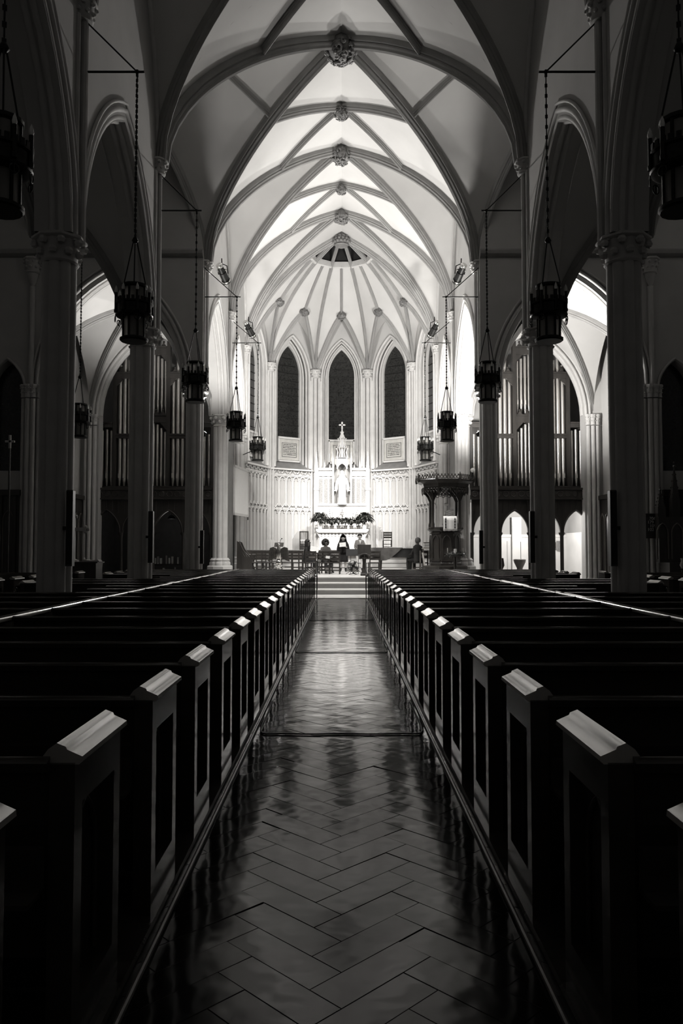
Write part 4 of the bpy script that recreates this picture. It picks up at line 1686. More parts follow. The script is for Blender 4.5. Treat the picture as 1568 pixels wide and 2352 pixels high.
# ------------------------------------------------------------------ plaques under the windows
for k, lab in ((1, 'framed inscribed plaque under the window right of the altar'), (2, 'framed dark panel under the centre window behind the spire'), (3, 'framed inscribed plaque under the window left of the altar')):
    V1, V0 = AV(k), AV(k + 1)
    U = (V1 - V0).normalized()
    N = (AC - (V0 + V1) / 2).normalized()
    c = (V0 + V1) / 2 - N * .30
    r = empty('inscribed_plaque', (c.x, c.y, 6.08), math.atan2(U.y, U.x))
    tag(r, lab, 'plaque', 'plaques under the apse windows')
    MB().bb(-.58, .58, -.02, .0, 0, 1.04).build('board', 'plaque', r)
    fr = MB()
    for a0, a1, z0, z1 in ((-.44, .44, .84, .87), (-.44, .44, .14, .17), (-.44, -.41, .14, .87), (.41, .44, .14, .87)):
        fr.bb(a0, a1, -.035, -.018, z0, z1)
    fr.build('inner_frame', 'dark_stone', r)
    if k != 2:
        rn = random.Random(k)
        tx = MB()
        for row in range(7):
            x = -.36
            while x < .34:
                w = rn.uniform(.02, .09)
                tx.bb(x, min(.37, x + w), -.026, -.02, .76 - row * .085, .79 - row * .085 + rn.uniform(0, .015))
                x += w + rn.uniform(.012, .03)
        tag(tx.build('inscription', 'ink', r), kind='stuff')
    else:
        MB().bb(-.3, .3, -.03, -.02, .2, .8).build('panel', 'wood_mid', r)
# ================================================================== chancel furniture
ZP = .62


def ladder_chair(w=.44, d=.42, h=.90, slats=3, m='dark_wood', spindles=0, seatm=None, open_back=True):
    root = empty('wooden_chair', (0, 0, 0))
    for sx in (-1, 1):
        MB().box((sx * (w / 2 - .02), d / 2 - .02, .22), (.04, .04, .44)).build('leg', m, root)
        MB().box((sx * (w / 2 - .02), -d / 2 + .02, h / 2), (.04, .045, h)).build('leg', m, root)
    MB().bbev(-w / 2, w / 2, -d / 2, d / 2 + .02, .43, .465, .01).build('seat', seatm or m, root)
    for z in (.14, .26):
        MB().box((0, d / 2 - .02, z), (w - .08, .025, .03)).build('stretcher', m, root)
        MB().box((0, -d / 2 + .02, z), (w - .08, .025, .03)).build('stretcher', m, root)
    for sx in (-1, 1):
        MB().box((sx * (w / 2 - .02), 0, .2), (.025, d - .08, .03)).build('stretcher', m, root)
    if spindles:
        MB().box((0, -d / 2 + .02, h - .02), (w, .04, .05)).build('top_rail', m, root)
        for q in range(spindles):
            x = -w / 2 + .05 + (w - .1) * q / (spindles - 1)
            MB().tube([(x, -d / 2 + .02, .46), (x, -d / 2 + .02, h - .03)], .011, 6).build('spindle', m, root)
    else:
        for q in range(slats):
            z = h - .05 - q * (h - .52) / slats
            MB().box((0, -d / 2 + .02, z), (w - .06, .022, .085)).build('slat', m, root)
    return root


# the chair faces +Y (its back towards the camera)
ch0 = ladder_chair()
chairs = [((-3.34, 31.0), 0.05, 'leftmost dark ladder-back chair of the front row beside the lit pier'), ((-2.92, 31.05), -.04, 'dark ladder-back chair just behind the eagle lectern, left'),
          ((-2.2, 31.6), .02, 'dark ladder-back chair behind the right wing of the eagle lectern'), ((-1.72, 31.0), .0, 'dark chair between the eagle lectern and the seated reader'),
          ((-1.2, 30.8), -.03, 'dark chair whose back hides the seated reader with papers'), ((-.66, 30.8), .04, 'dark chair with a white sheet on its back slats, in the middle'),
          ((-.27, 30.75), -.05, 'dark chair carrying a grey bag, left of the fan'), ((1.28, 30.6), .1, 'dark chair between the wooden lectern and the piano'),
          ((-3.36, 33.0), .0, 'farther dark ladder-back chair seen above the front row at far left'), ((-2.82, 33.0), .0, 'farther dark ladder-back chair seen above the eagle lectern')]
for i, ((x, y), a, lab) in enumerate(chairs):
    o = ch0 if i == 0 else copy_tree(ch0)
    o.location = (x, y, ZP)
    o.rotation_euler = (0, 0, a)
    tag(o, lab, 'chair', 'dark chairs in the chancel')
o = ladder_chair(.42, .4, .86, spindles=8, seatm='cloth_white')
o.location = (-1.74, 36.6, 1.55)
tag(o, 'spindle-back chair with a white seat on the altar steps, left', 'chair')
o = ladder_chair(.42, .4, .84, slats=3)
o.location = (2.14, 36.6, 1.55)
tag(o, 'ladder-back chair standing alone against the white panelling, right', 'chair')
sh = empty('white_board', (-2.02, 36.9, 1.55), .3)
tag(sh, 'pale rounded board leaning behind the spindle-back chair', 'board')
bd = MB()
bd.prism([(-.3, 0), (.3, 0), (.3, .55), (.22, .78), (.1, .9), (-.05, .86), (-.3, .5)], 0, .04, 'Y')
bd.build('panel', 'plaster', sh)

# choir stall
cs = empty('choir_stall', (-3.95, 32.4, ZP))
tag(cs, 'dark carved choir stall behind the lit left chancel pier', 'stall')
MB().bb(-.3, .3, -.35, .35, .40, .46).build('seat', 'dark_wood', cs)
MB().bb(-.32, -.26, -.38, .38, 0, 1.25).build('backrest', 'dark_wood', cs)
for y in (-.38, .38):
    a = MB()
    a.prism([(-.32, 0), (.36, 0), (.36, .12), (.28, .3), (.34, .62), (.36, .72), (.1, .74), (-.06, .95), (-.2, 1.25), (-.32, 1.3)], y - .03, y + .03, 'Y')
    a.build('carved_side', 'dark_wood', cs)
for q in range(4):
    MB().tube([(-.28 + .04 * q, -.36, .62 + .0 * q), (-.2 + .08 * q, -.4, .9 - .02 * q), (-.1 + .1 * q, -.4, .66)], .018, 6).build('scroll', 'dark_wood', cs)

# projection screen
ps = empty('projection_screen', (-4.14, 32.35, 2.95), math.atan2(2.3, .30))
tag(ps, 'large white projection screen angled beside the left chancel pier', 'screen')
fr = MB()
W2 = 1.16
fr.bb(-W2, W2, -.03, .03, 0, .10).bb(-W2, W2, -.03, .03, 1.92, 2.02).bb(-W2, -W2 + .09, -.03, .03, 0, 2.02).bb(W2 - .09, W2, -.03, .03, 0, 2.02)
fr.build('frame', 'frame_grey', ps)
sc2 = MB()
poly = [(-W2 + .1, .14), (-W2 + .14, .10), (W2 - .14, .10), (W2 - .1, .14), (W2 - .1, 1.86), (W2 - .18, 1.92), (-W2 + .18, 1.92), (-W2 + .1, 1.86)]
sc2.prism(poly, -.02, .0, 'Y')
sc2.build('fabric', 'screen_white', ps)
pg = MB()
for x in (-W2 + .05, W2 - .05):
    pg.tube([(x, 0, 0), (x, 0.0, -.12)], .02, 6)
pg.build('peg', 'black_metal', ps)
st_ = MB()
st_.tube([(-.95, .05, .3), (-.95, .05, -2.33)], .03, 8)
st_.box((-.95, .05, -2.31), (.34, .34, .04))
st_.build('stand', 'black_metal', ps)

# eagle lectern, seen from behind
eg = empty('eagle_lectern', (-2.32, 29.0, ZP))
tag(eg, 'brass eagle lectern with half-spread wings, seen from behind', 'lectern')
p = MB()
p.lathe([(.26, 0), (.26, .05), (.18, .09), (.08, .16), (.06, .3), (.09, .36), (.06, .42)], n=16)
p.build('pedestal', 'brass', eg, 40)
MB().sphere((0, 0, .48), .11, 14, 8).build('orb', 'brass', eg, 60)
bd = MB()
bd.tube([(0, .02, .52), (0, .05, .66), (0, .0, .84), (0, -.02, .98), (0, .0, 1.08)], [.05, .11, .12, .07, .055], 12)
bd.sphere((0, .03, 1.13), .075, 10, 6, 1, 1.2, .95)
bd.tube([(0, .1, 1.14), (0, .17, 1.12), (0, .2, 1.07)], [.035, .025, .005], 6)
bd.build('body', 'brass', eg, 60)
for sg in (-1, 1):
    wg = MB()
    top = [(sg * .08, .0, 1.0), (sg * .2, .02, 1.06), (sg * .33, .05, 1.02), (sg * .37, .06, .85), (sg * .36, .06, .66), (sg * .41, .05, .54)]
    bot = [(sg * .06, .0, .70), (sg * .12, .0, .66), (sg * .2, .02, .60), (sg * .27, .03, .56), (sg * .32, .04, .54), (sg * .39, .05, .52)]
    vs, fs = [], []
    for (a, b_) in zip(top, bot):
        for dy in (-.02, .02):
            vs += [(a[0], a[1] + dy, a[2]), (b_[0], b_[1] + dy, b_[2])]
    for k in range(5):
        o_ = k * 4
        fs += [(o_, o_ + 1, o_ + 5, o_ + 4), (o_ + 2, o_ + 6, o_ + 7, o_ + 3), (o_, o_ + 4, o_ + 6, o_ + 2), (o_ + 1, o_ + 3, o_ + 7, o_ + 5)]
    wg.add(vs, fs)
    w_ = wg.build('wing', 'brass', eg, 60)
    for k in range(5):
        MB().tube([(sg * (.12 + .05 * k), -.03, .98 - .0 * k), (sg * (.16 + .045 * k), -.02, .62 - .015 * k)], [.012, .02], 6).build('feather', 'brass', w_, 60)
tl = MB()
tl.prism([(-.07, .34), (.07, .34), (.05, .62), (-.05, .62)], -.05, .0, 'Y')
tl.build('tail', 'brass', eg)
MB().box((0, .12, 1.14), (.34, .3, .02), rx=.5).build('book_rest', 'dark_wood', eg)
MB().tube([(.03, .2, 1.2), (.06, .2, 1.33), (.1, .2, 1.36)], .008, 6).build('microphone_stem', 'black_metal', eg)
MB().sphere((.1, .2, 1.37), .022, 8, 5).build('microphone', 'black_metal', eg)
fw = empty('flower_vase', (-2.26, 28.62, ZP))
tag(fw, 'small pale flower arrangement at the foot of the eagle lectern', 'flowers')
MB().lathe([(.07, 0), (.1, .12), (.06, .2), (.075, .24)], n=12).build('vase', 'plaster', fw, 40)
fv = MB()
rn = random.Random(4)
for k in range(40):
    a = rn.uniform(0, 6.28)
    q = rn.uniform(0, .13)
    leaf(fv, (q * math.cos(a), q * math.sin(a), .24 + rn.uniform(0, .14)), (math.cos(a), math.sin(a), rn.uniform(.1, 1)), .1, .05, .3)
fv.build('blossoms', 'cloth_white', fw)

# wooden lectern with the arch bracket
lc = empty('wooden_lectern', (.84, 28.95, ZP))
tag(lc, 'dark wooden lectern with a flat desk at the top of the steps', 'lectern')
MB().shape(octo(.2, 4), [(1, 0), (1, .07), (.8, .1), (.55, .22), (.45, .25)]).build('base', 'dark_wood', lc)
MB().lathe([(.085, .22), (.075, .3), (.065, .5), (.075, .66), (.09, .72)], n=8).build('post', 'dark_wood', lc)
MB().box((0, -.02, .95), (.50, .03, .40), rx=-.35).build('desk', 'dark_wood', lc)
ab = MB()
hh = dict(c=0, half=.17, sill=.62, zs=.66, rise=.14)
ab.sweep([(a, -.11, z) for a, z in hole_outline(hh, 6)], (0, 1, 0), roll(.05))
ab.prism([(-.15, .62), (.15, .62), (.13, .74), (0, .8), (-.13, .74)], -.1, -.05, 'Y')
ab.build('arch_bracket', 'dark_wood', lc, 60)
em = MB()
em.box((0, -.14, .69), (.03, .02, .14)).box((0, -.14, .66), (.17, .02, .025))
em.build('emblem', 'brass', lc)

# music stands
for i, (x, y, w, lab) in enumerate(((.36, 30.5, .36, 'black music stand left of the wooden lectern'), (.66, 30.7, .28, 'black music stand half hidden behind the wooden lectern'))):
    ms = empty('music_stand', (x, y, ZP))
    tag(ms, lab, 'music stand', 'music stands')
    MB().box((0, 0, .85), (w, .02, .27), rx=-.3).build('desk', 'plastic_dark', ms)
    MB().box((0, -.07, .72), (w, .07, .012)).build('lip', 'plastic_dark', ms)
    MB().tube([(0, .03, .1), (0, .03, .84)], .011, 6).build('pole', 'black_metal', ms)
    for k in range(3):
        a = k * 2.094 + .5
        MB().tube([(0, .03, .12), (.22 * math.cos(a), .03 + .22 * math.sin(a), .01)], .009, 6).build('foot', 'black_metal', ms)

# floor fan
fn = empty('floor_fan', (.45, 30.15, ZP))
tag(fn, 'round black floor fan on the chancel platform', 'fan')
cg = MB()
for rr, yy in ((.21, 0), (.205, -.05), (.205, .05), (.12, -.07)):
    cg.sweep([(rr * math.cos(2 * PI * k / 24), yy, .33 + rr * math.sin(2 * PI * k / 24)) for k in range(25)], (0, 1, 0), roll(.012))
for k in range(24):
    a = 2 * PI * k / 24
    cg.tube([(.03 * math.cos(a), -.08, .33 + .03 * math.sin(a)), (.13 * math.cos(a), -.075, .33 + .13 * math.sin(a)), (.21 * math.cos(a), -.02, .33 + .21 * math.sin(a))], .003, 4)
cg.build('guard', 'black_metal', fn)
MB().lathe([(.06, -.06), (.07, 0), (.06, .1)], n=12).xf(Matrix.Translation((0, 0, .33)) @ Matrix.Rotation(PI / 2, 4, 'X')).build('motor', 'black_metal', fn)
MB().lathe([(.035, -.01), (.04, 0)], n=12).xf(Matrix.Translation((-.02, -.085, .33)) @ Matrix.Rotation(PI / 2, 4, 'X')).build('badge', 'chrome', fn)
for k in range(4):
    b = MB()
    b.add([(0, 0, 0), (.19, -.03, .05), (.18, .03, -.07), (.02, .02, -.04)], [(0, 1, 2, 3)])
    b.add([(0, .006, 0), (.19, -.024, .05), (.18, .036, -.07), (.02, .026, -.04)], [(3, 2, 1, 0)])
    b.xf(Matrix.Translation((0, 0, .33)) @ Matrix.Rotation(k * PI / 2 + .4, 4, 'Y')).build('blade', 'plastic_dark', fn)
yk = MB()
yk.sweep([(.235 * math.cos(a), 0, .33 + .235 * math.sin(a)) for a in [PI + PI * k / 12 for k in range(13)]], (0, 1, 0), [(-.02, -.008), (.02, -.008), (.02, .008), (-.02, .008)])
yk.build('yoke', 'frame_grey', fn)
ft = MB()
ft.tube([(0, 0, .1), (0, 0, .03)], .03, 8)
for k in range(4):
    a = k * PI / 2 + .6
    ft.tube([(0, 0, .04), (.2 * math.cos(a), .2 * math.sin(a), .015)], .014, 6)
ft.build('foot', 'black_metal', fn)

# bag, amplifier and papers
bg = empty('shoulder_bag', (-.27, 30.74, ZP + .47))
tag(bg, 'slouching grey shoulder bag lying on a chair', 'bag')
b = MB()
rings = []
for z, w, d in ((0, .17, .1), (.05, .19, .12), (.14, .17, .1), (.22, .12, .07), (.26, .06, .04)):
    rings.append([(w * math.cos(2 * PI * k / 14) * (1 + .05 * math.sin(3 * k)), d * math.sin(2 * PI * k / 14), z + .015 * math.sin(2 * k)) for k in range(14)])
b.rings(rings)
b.build('body', 'cloth_grey', bg, 60)
MB().tube([(-.05, 0, .25), (.02, -.03, .36), (.1, -.02, .3), (.15, -.04, .08)], .012, 6).build('strap', 'cloth_grey', bg)
am = empty('amplifier', (-.52, 31.6, ZP))
tag(am, 'small dark amplifier box on the floor behind the middle chairs', 'amplifier')
MB().bbev(-.15, .15, -.12, .12, 0, .34, .01).build('cabinet', 'plastic_dark', am)
MB().bb(-.13, .13, -.13, -.12, .02, .24).build('grille', 'cloth_grey', am)
MB().sphere((.05, -.13, .28), .018, 8, 5).build('knob', 'chrome', am)
for i, (x, y, z, w, h, ry, lab) in enumerate(((-.53, 30.55, ZP + .66, .16, .1, .1, 'white paper sheet on the middle chair back'),)):
    tag(MB().box((0, 0, 0), (w, .006, h), ry=ry).build('paper_sheet', 'paper', None, None, (x, y, z)), lab, 'paper')

# grand piano under a cloth, keyboard at its right end
pn2 = empty('grand_piano', (2.1, 31.3, ZP))
tag(pn2, 'black grand piano with its keyboard towards the seated pianist', 'piano')
poly = [(.80, -.72), (.80, .72), (.2, .74), (-.35, .60), (-.75, .28), (-.82, -.1), (-.7, -.4), (-.1, -.72)]
c = MB().prism(poly, .66, .98, 'Z')
c.build('case', 'plastic_dark', pn2)
lid = MB().prism([(x * 1.02, y * 1.02) for x, y in poly], .98, 1.01, 'Z')
lid.build('lid', 'plastic_dark', pn2)
kb = MB()
kb.bb(.62, .98, -.74, .74, .62, .70)
kb.bb(.62, .68, -.74, .74, .70, .98)
kb.build('key_bed', 'plastic_dark', pn2)
for k in range(26):
    MB().bb(.72, .93, -.64 + k * .0495, -.64 + k * .0495 + .047, .70, .725).build('white_key', 'keys_white', pn2)
for x, y in ((.6, -.55), (.6, .55), (-.55, .0)):
    MB().lathe([(.05, 0), (.06, .04), (.045, .1), (.06, .4), (.09, .66)], (x, y, 0), 10).build('leg', 'plastic_dark', pn2, 40)
py = MB()
py.bb(.5, .56, -.12, .12, .12, .66).bb(.48, .62, -.14, .14, .1, .16)
py.build('pedal_lyre', 'plastic_dark', pn2)
cv = empty('piano_cover', (2.1, 31.3, ZP + 1.02))
tag(cv, 'dark quilted cloth draped over the tail of the piano', 'cloth')
m = MB()
m.prism([(-.88, -.77), (.28, -.77), (.22, .70), (-.36, .62), (-.78, .3)], 0.0, .014, 'Z')
m.build('top_sheet', 'cloth_cover', cv)
# front flap with soft folds and a slanting hem
G = 16
vs, fs = [], []
hem = [.44, .46, .47, .47, .48, .50, .50, .49, .46, .43, .38, .32, .26, .19, .12, .06, .02]
for i in range(G + 1):
    x = -.88 + 1.16 * i / G
    for j in range(6):
        w = j / 5
        for dy in (0, .012):
            vs.append((x + .01 * math.sin(i), -.775 - .03 * w * math.sin(i * 1.1) - dy, .01 - hem[i] * w))
n = 12
for i in range(G):
    for j in range(5):
        a = i * n + j * 2
        fs += [(a + 1, a + 3, a + n + 3, a + n + 1), (a, a + n, a + n + 2, a + 2)]
    fs.append((i * n + 10, i * n + n + 10, i * n + n + 11, i * n + 11))
m = MB()
m.add(vs, fs)
m.build('front_flap', 'cloth_cover', cv, 60)
MB().prism([(-.78, .01), (.3, .01), (.28, -.38), (-.3, -.44), (-.78, -.44)], -.90, -.885, 'X').build('end_flap', 'cloth_cover', cv)
for i, (x, y, r_) in enumerate(((2.0, 31.2, .2), (2.35, 31.4, -.3), (2.6, 31.1, .1))):
    tag(MB().box((0, 0, .012), (.30, .22, .024), r_).build('music_book', 'paper', None, None, (x, y, ZP + 1.035)), ['white sheets lying on the piano cover, left', 'white sheets lying in the middle of the piano lid', 'white sheets on the piano lid nearest the pianist'][i], 'papers', 'sheets on the piano')

# piano chair of light wood
pc = ladder_chair(.46, .44, .92, slats=2, m='wood_mid', seatm='cloth_black')
pc.location = (3.05, 30.45, ZP)
pc.rotation_euler = (0, 0, .75)
tag(pc, 'wooden chair on which the pianist sits', 'chair')
lp = MB().box((0, 0, .42), (.06, .03, .86), ry=-.17)
tag(lp.build('leaning_board', 'wood_light', None, None, (3.16, 29.95, ZP - .0)), 'narrow pale board leaning against the pianist chair', 'board')

# ================================================================== pulpit
pu = empty('pulpit', (3.92, 29.7, ZP))
tag(pu, 'dark carved wooden pulpit with a wide pierced sounding board', 'pulpit')


def octr(r, n=8, a0=0.5):
    return [(r * math.cos(2 * PI * (k + a0) / n), r * math.sin(2 * PI * (k + a0) / n)) for k in range(n)]


MB().shape(octr(.95), [(1, 0), (1, .16), (.9, .18), (.9, .34), (.84, .36)]).build('plinth', 'dark_wood', pu)
MB().shape(octr(.68), [(.9, .36), (.9, .45), (.86, .5), (.86, 1.62), (.95, 1.68), (1.04, 1.72), (1.04, 1.78), (.98, 1.8)]).build('body', 'dark_wood', pu)
o8 = octr(.60)
for k in range(8):
    (xa, ya), (xb, yb) = o8[k], o8[(k + 1) % 8]
    mx, my = (xa + xb) / 2, (ya + yb) / 2
    if my > .3:
        continue
    a = math.atan2(yb - ya, xb - xa)
    f = MB()
    h8 = dict(c=0, half=.15, sill=.62, zs=1.25, rise=.25)
    f.sweep([(q, 0, z) for q, z in hole_outline(h8, 6)], (0, 1, 0), roll(.035))
    f.box((0, 0, .55), (.4, .04, .04)).box((0, 0, 1.58), (.4, .04, .04))
    f.xf(Matrix.Translation((mx * 1.02, my * 1.02, 0)) @ Matrix.Rotation(a, 4, 'Z'))
    f.build('carved_panel', 'dark_wood', pu, 60)
for x, y in ((-.5, -.38), (.5, -.38), (-.5, .45), (.5, .45)):
    p = MB()
    p.lathe([(.08, 1.78), (.08, 1.9), (.055, 2.0), (.05, 2.9), (.07, 2.95), (.06, 3.3)], (x, y, 0), 10)
    p.build('post', 'dark_wood', pu, 40)
    b = MB()
    sg = 1 if x > 0 else -1
    for dx in (1, -1):
        b.prism([(x, 2.72), (x + sg * dx * .05, 2.78), (x + sg * dx * .12, 2.95), (x + sg * dx * .32, 3.2), (x + sg * dx * .34, 3.3), (x, 3.3)], y - .03, y + .03, 'Y')
    b.build('bracket', 'dark_wood', pu)
cpy = MB()
cpy.shape(octr(1.0), [(.82, 3.26), (.9, 3.3), (.93, 3.42), (1.1, 3.5), (1.12, 3.56), (1.06, 3.58)])
cpy.build('sounding_board', 'dark_wood', pu)
# pierced cresting and hanging fringe round the board
for (r, z0, up_, nper) in ((1.12, 3.57, 1, 7), (.88, 3.26, -1, 5)):
    pts8 = octr(r)
    for k in range(8):
        (xa, ya), (xb, yb) = pts8[k], pts8[(k + 1) % 8]
        c_ = MB()
        for q in range(nper):
            w = (q + .5) / nper
            x, y = xa + (xb - xa) * w, ya + (yb - ya) * w
            a = math.atan2(yb - ya, xb - xa)
            rr = .055
            ring = [(x + rr * math.cos(2 * PI * e / 8) * math.cos(a), y + rr * math.cos(2 * PI * e / 8) * math.sin(a), z0 + up_ * (.07) + rr * math.sin(2 * PI * e / 8)) for e in range(9)]
            c_.sweep(ring, (-math.sin(a), math.cos(a), 0), roll(.03))
            c_.box((x, y, z0 + up_ * .15), (.05, .03, .06), a)
        c_.build('cresting' if up_ > 0 else 'fringe', 'dark_wood', pu)
        pd = MB()
        pd.lathe([(.03, z0 - .1), (.05, z0), (.04, z0 + .12), (.01, z0 + .25)] if up_ > 0 else [(.005, z0 - .26), (.035, z0 - .16), (.045, z0)], (xa, ya, 0), 8)
        pd.build('finial' if up_ > 0 else 'pendant', 'dark_wood', pu, 40)
# pierced tracery between the front posts
tr = MB()
for q in range(9):
    x = -.44 + .11 * q
    for zz in (3.16, 3.05, 2.95 if q % 2 else 3.0):
        tr.sweep([(x + .05 * math.cos(2 * PI * e / 7), -.38, zz + .05 * math.sin(2 * PI * e / 7)) for e in range(8)], (0, 1, 0), roll(.026))
tr.build('tracery', 'dark_wood', pu)
MB().box((.1, -.5, 1.86), (.5, .4, .03), rx=.25).build('book_desk', 'dark_wood', pu)
pcl = empty('pulpit_cloth', (4.02, 28.96, 2.27))
tag(pcl, 'white pulpit cloth with two dark embroidered bands', 'cloth')
m = MB()
G = 10
vs, fs = [], []
for j in range(7):
    for i in range(G + 1):
        x = -.25 + .5 * i / G
        vs.append((x * (1 + .03 * (j < 2)), -.012 * math.sin(i * 1.4) - (.0 if j < 6 else -.10), .55 * j / 6 - .01 * math.sin(i * 1.9) * (j == 0)))
for j in range(6):
    for i in range(G):
        a = j * (G + 1) + i
        fs.append((a, a + 1, a + G + 2, a + G + 1))
m.add(vs, fs)
co = m.build('cloth', 'cloth_white', pcl, 60)
md = co.modifiers.new('thickness', 'SOLIDIFY')
md.thickness = .01
for x in (-.17, .17):
    for z in (.12, .22, .33, .43):
        e = MB()
        e.box((x, -.022, z), (.05, .012, .05), ry=PI / 4).box((x, -.022, z + .045), (.06, .012, .018))
        e.build('embroidery', 'cloth_dark', pcl)
bn = empty('pleated_banner', (4.05, 29.5, 2.42))
tag(bn, 'pale pleated banner hanging inside the pulpit under its canopy', 'banner')
for q in range(4):
    MB().box((0, 0, .62 - q * .075), (.34, .05, .055), ry=-.3).build('pleat', 'cloth_white', bn)
MB().sphere((-.1, 0, .86), .09, 10, 6, 1, .6, .7).build('knot', 'cloth_white', bn)
for q in range(6):
    MB().tube([(-.14 + .05 * q, 0, .48), (-.1 + .05 * q, 0, .0)], .018, 6).build('fold', 'cloth_grey', bn)
MB().tube([(-.1, -.03, .3), (-.02, -.03, .0)], .015, 6).build('cord', 'cloth_white', bn)
MB().tube([(.16, -.03, .34), (.06, -.03, .0)], .012, 6).build('cord', 'cloth_white', bn)
# round lamp on the pulpit's canopy
pl2 = empty('round_lamp', (4.86, 28.95, 4.52))
tag(pl2, 'small bright round lamp beside the right edge of the pulpit canopy', 'lamp')
MB().lathe([(.02, -.02), (.085, 0), (.085, .03), (.03, .05)], n=16).xf(Matrix.Rotation(PI / 2, 4, 'X')).build('lamp_face', 'bulb', pl2)
MB().lathe([(.03, -.03), (.035, 0)], n=10).xf(Matrix.Rotation(PI / 2, 4, 'X')).build('hub', 'black_metal', pl2)
MB().tube([(0, .04, 0), (0.0, .1, -.3), (-.1, .15, -.36)], .02, 6).build('arm', 'black_metal', pl2)

# advent wreath stand before the pulpit
wr = empty('wreath_stand', (4.12, 28.44, ZP))
tag(wr, 'evergreen wreath with candles on a dark stand before the pulpit', 'wreath')
MB().lathe([(.24, 0), (.24, .04), (.06, .1), (.05, .7), (.3, .74), (.3, .78)], n=14).build('stand', 'dark_wood', wr, 40)
wg = MB()
rn = random.Random(9)
for k in range(170):
    a = rn.uniform(0, 6.28)
    R_ = .30 + rn.uniform(-.05, .05)
    leaf(wg, (R_ * math.cos(a), R_ * math.sin(a), .80 + rn.uniform(-.05, .05)), (math.cos(a) * rn.uniform(-1, 1), math.sin(a) * rn.uniform(-1, 1), rn.uniform(-.5, 1)), .12, .03, .2)
wg.tube([(.3 * math.cos(k * PI / 10), .3 * math.sin(k * PI / 10), .8) for k in range(21)], .05, 6)
wg.build('evergreen', 'leaf', wr)
MB().lathe([(.055, .78), (.055, .98), (.02, .985)], n=12).build('pillar_candle', 'cloth_white', wr, 40)
for x in (-.28, .28):
    MB().lathe([(.014, .82), (.014, 1.0), (.003, 1.02)], (x, -.03, 0), 8).build('taper', 'wood_light', wr)

# little shelf of books beside the pulpit
bs = empty('book_table', (3.28, 30.3, ZP))
tag(bs, 'small pale table stacked with books left of the pulpit', 'table')
MB().bb(-.17, .17, -.15, .15, .98, 1.02).build('top', 'wood_light', bs)
for x in (-.14, .14):
    for y in (-.12, .12):
        MB().bb(x - .02, x + .02, y - .02, y + .02, 0, .98).build('leg', 'wood_mid', bs)
for q in range(5):
    tag(MB().bb(-.13, .13, -.1, .1, 0, .042).build('hymn_book', ['wood_light', 'paper', 'frame_grey', 'paper', 'wood_mid'][q], None, None, (3.30 + .01 * (q % 2), 30.3, ZP + 1.022 + .044 * q), .1 * (q % 3)),
        'book in the stack on the small table, %s from the bottom' % ORD[q + 1], 'book', 'stacked books by the pulpit')
# ================================================================== people
def skin_mesh(pts, edges, root):
    """one continuous body grown over a skeleton: pts = {name: (x, y, z, radius)}"""
    names = list(pts)
    me = bpy.data.meshes.new('tmp_body')
    me.from_pydata([pts[n][:3] for n in names], [(names.index(a), names.index(b)) for a, b in edges], [])
    o = bpy.data.objects.new('tmp_body', me)
    COL.objects.link(o)
    sk = o.modifiers.new('skin', 'SKIN')
    if not me.skin_vertices:
        bpy.context.view_layer.objects.active = o
    o.modifiers.new('sub', 'SUBSURF').levels = 2
    for i, n in enumerate(names):
        sv = me.skin_vertices[0].data[i]
        r = pts[n][3]
        sv.radius = (r, r) if not isinstance(r, tuple) else r
        sv.use_root = (n == root)
    bpy.context.view_layer.update()
    dg = bpy.context.evaluated_depsgraph_get()
    out = bpy.data.meshes.new_from_object(o.evaluated_get(dg))
    bpy.data.objects.remove(o)
    return out


def hand_add(mb, wrist, dirv, palm):
    w = Vector(wrist)
    d = Vector(dirv).normalized()
    p = Vector(palm)
    p = (p - d * p.dot(d)).normalized()
    s = d.cross(p).normalized()
    mb.tube([w - d * .02, w + d * .03, w + d * .075, w + d * .09], [.022, .032, .034, .02], 8)
    for k, L in enumerate((.055, .068, .072, .062)):
        b = w + d * .075 + s * (-.027 + .018 * k)
        mb.tube([b, b + d * L * .5 + p * .006, b + d * L * .85 + p * .025], [.0095, .009, .006], 6)
    b = w + d * .03 + s * -.028
    mb.tube([b, b - s * .03 + d * .025 + p * .012, b - s * .035 + d * .055 + p * .025], [.012, .011, .007], 6)


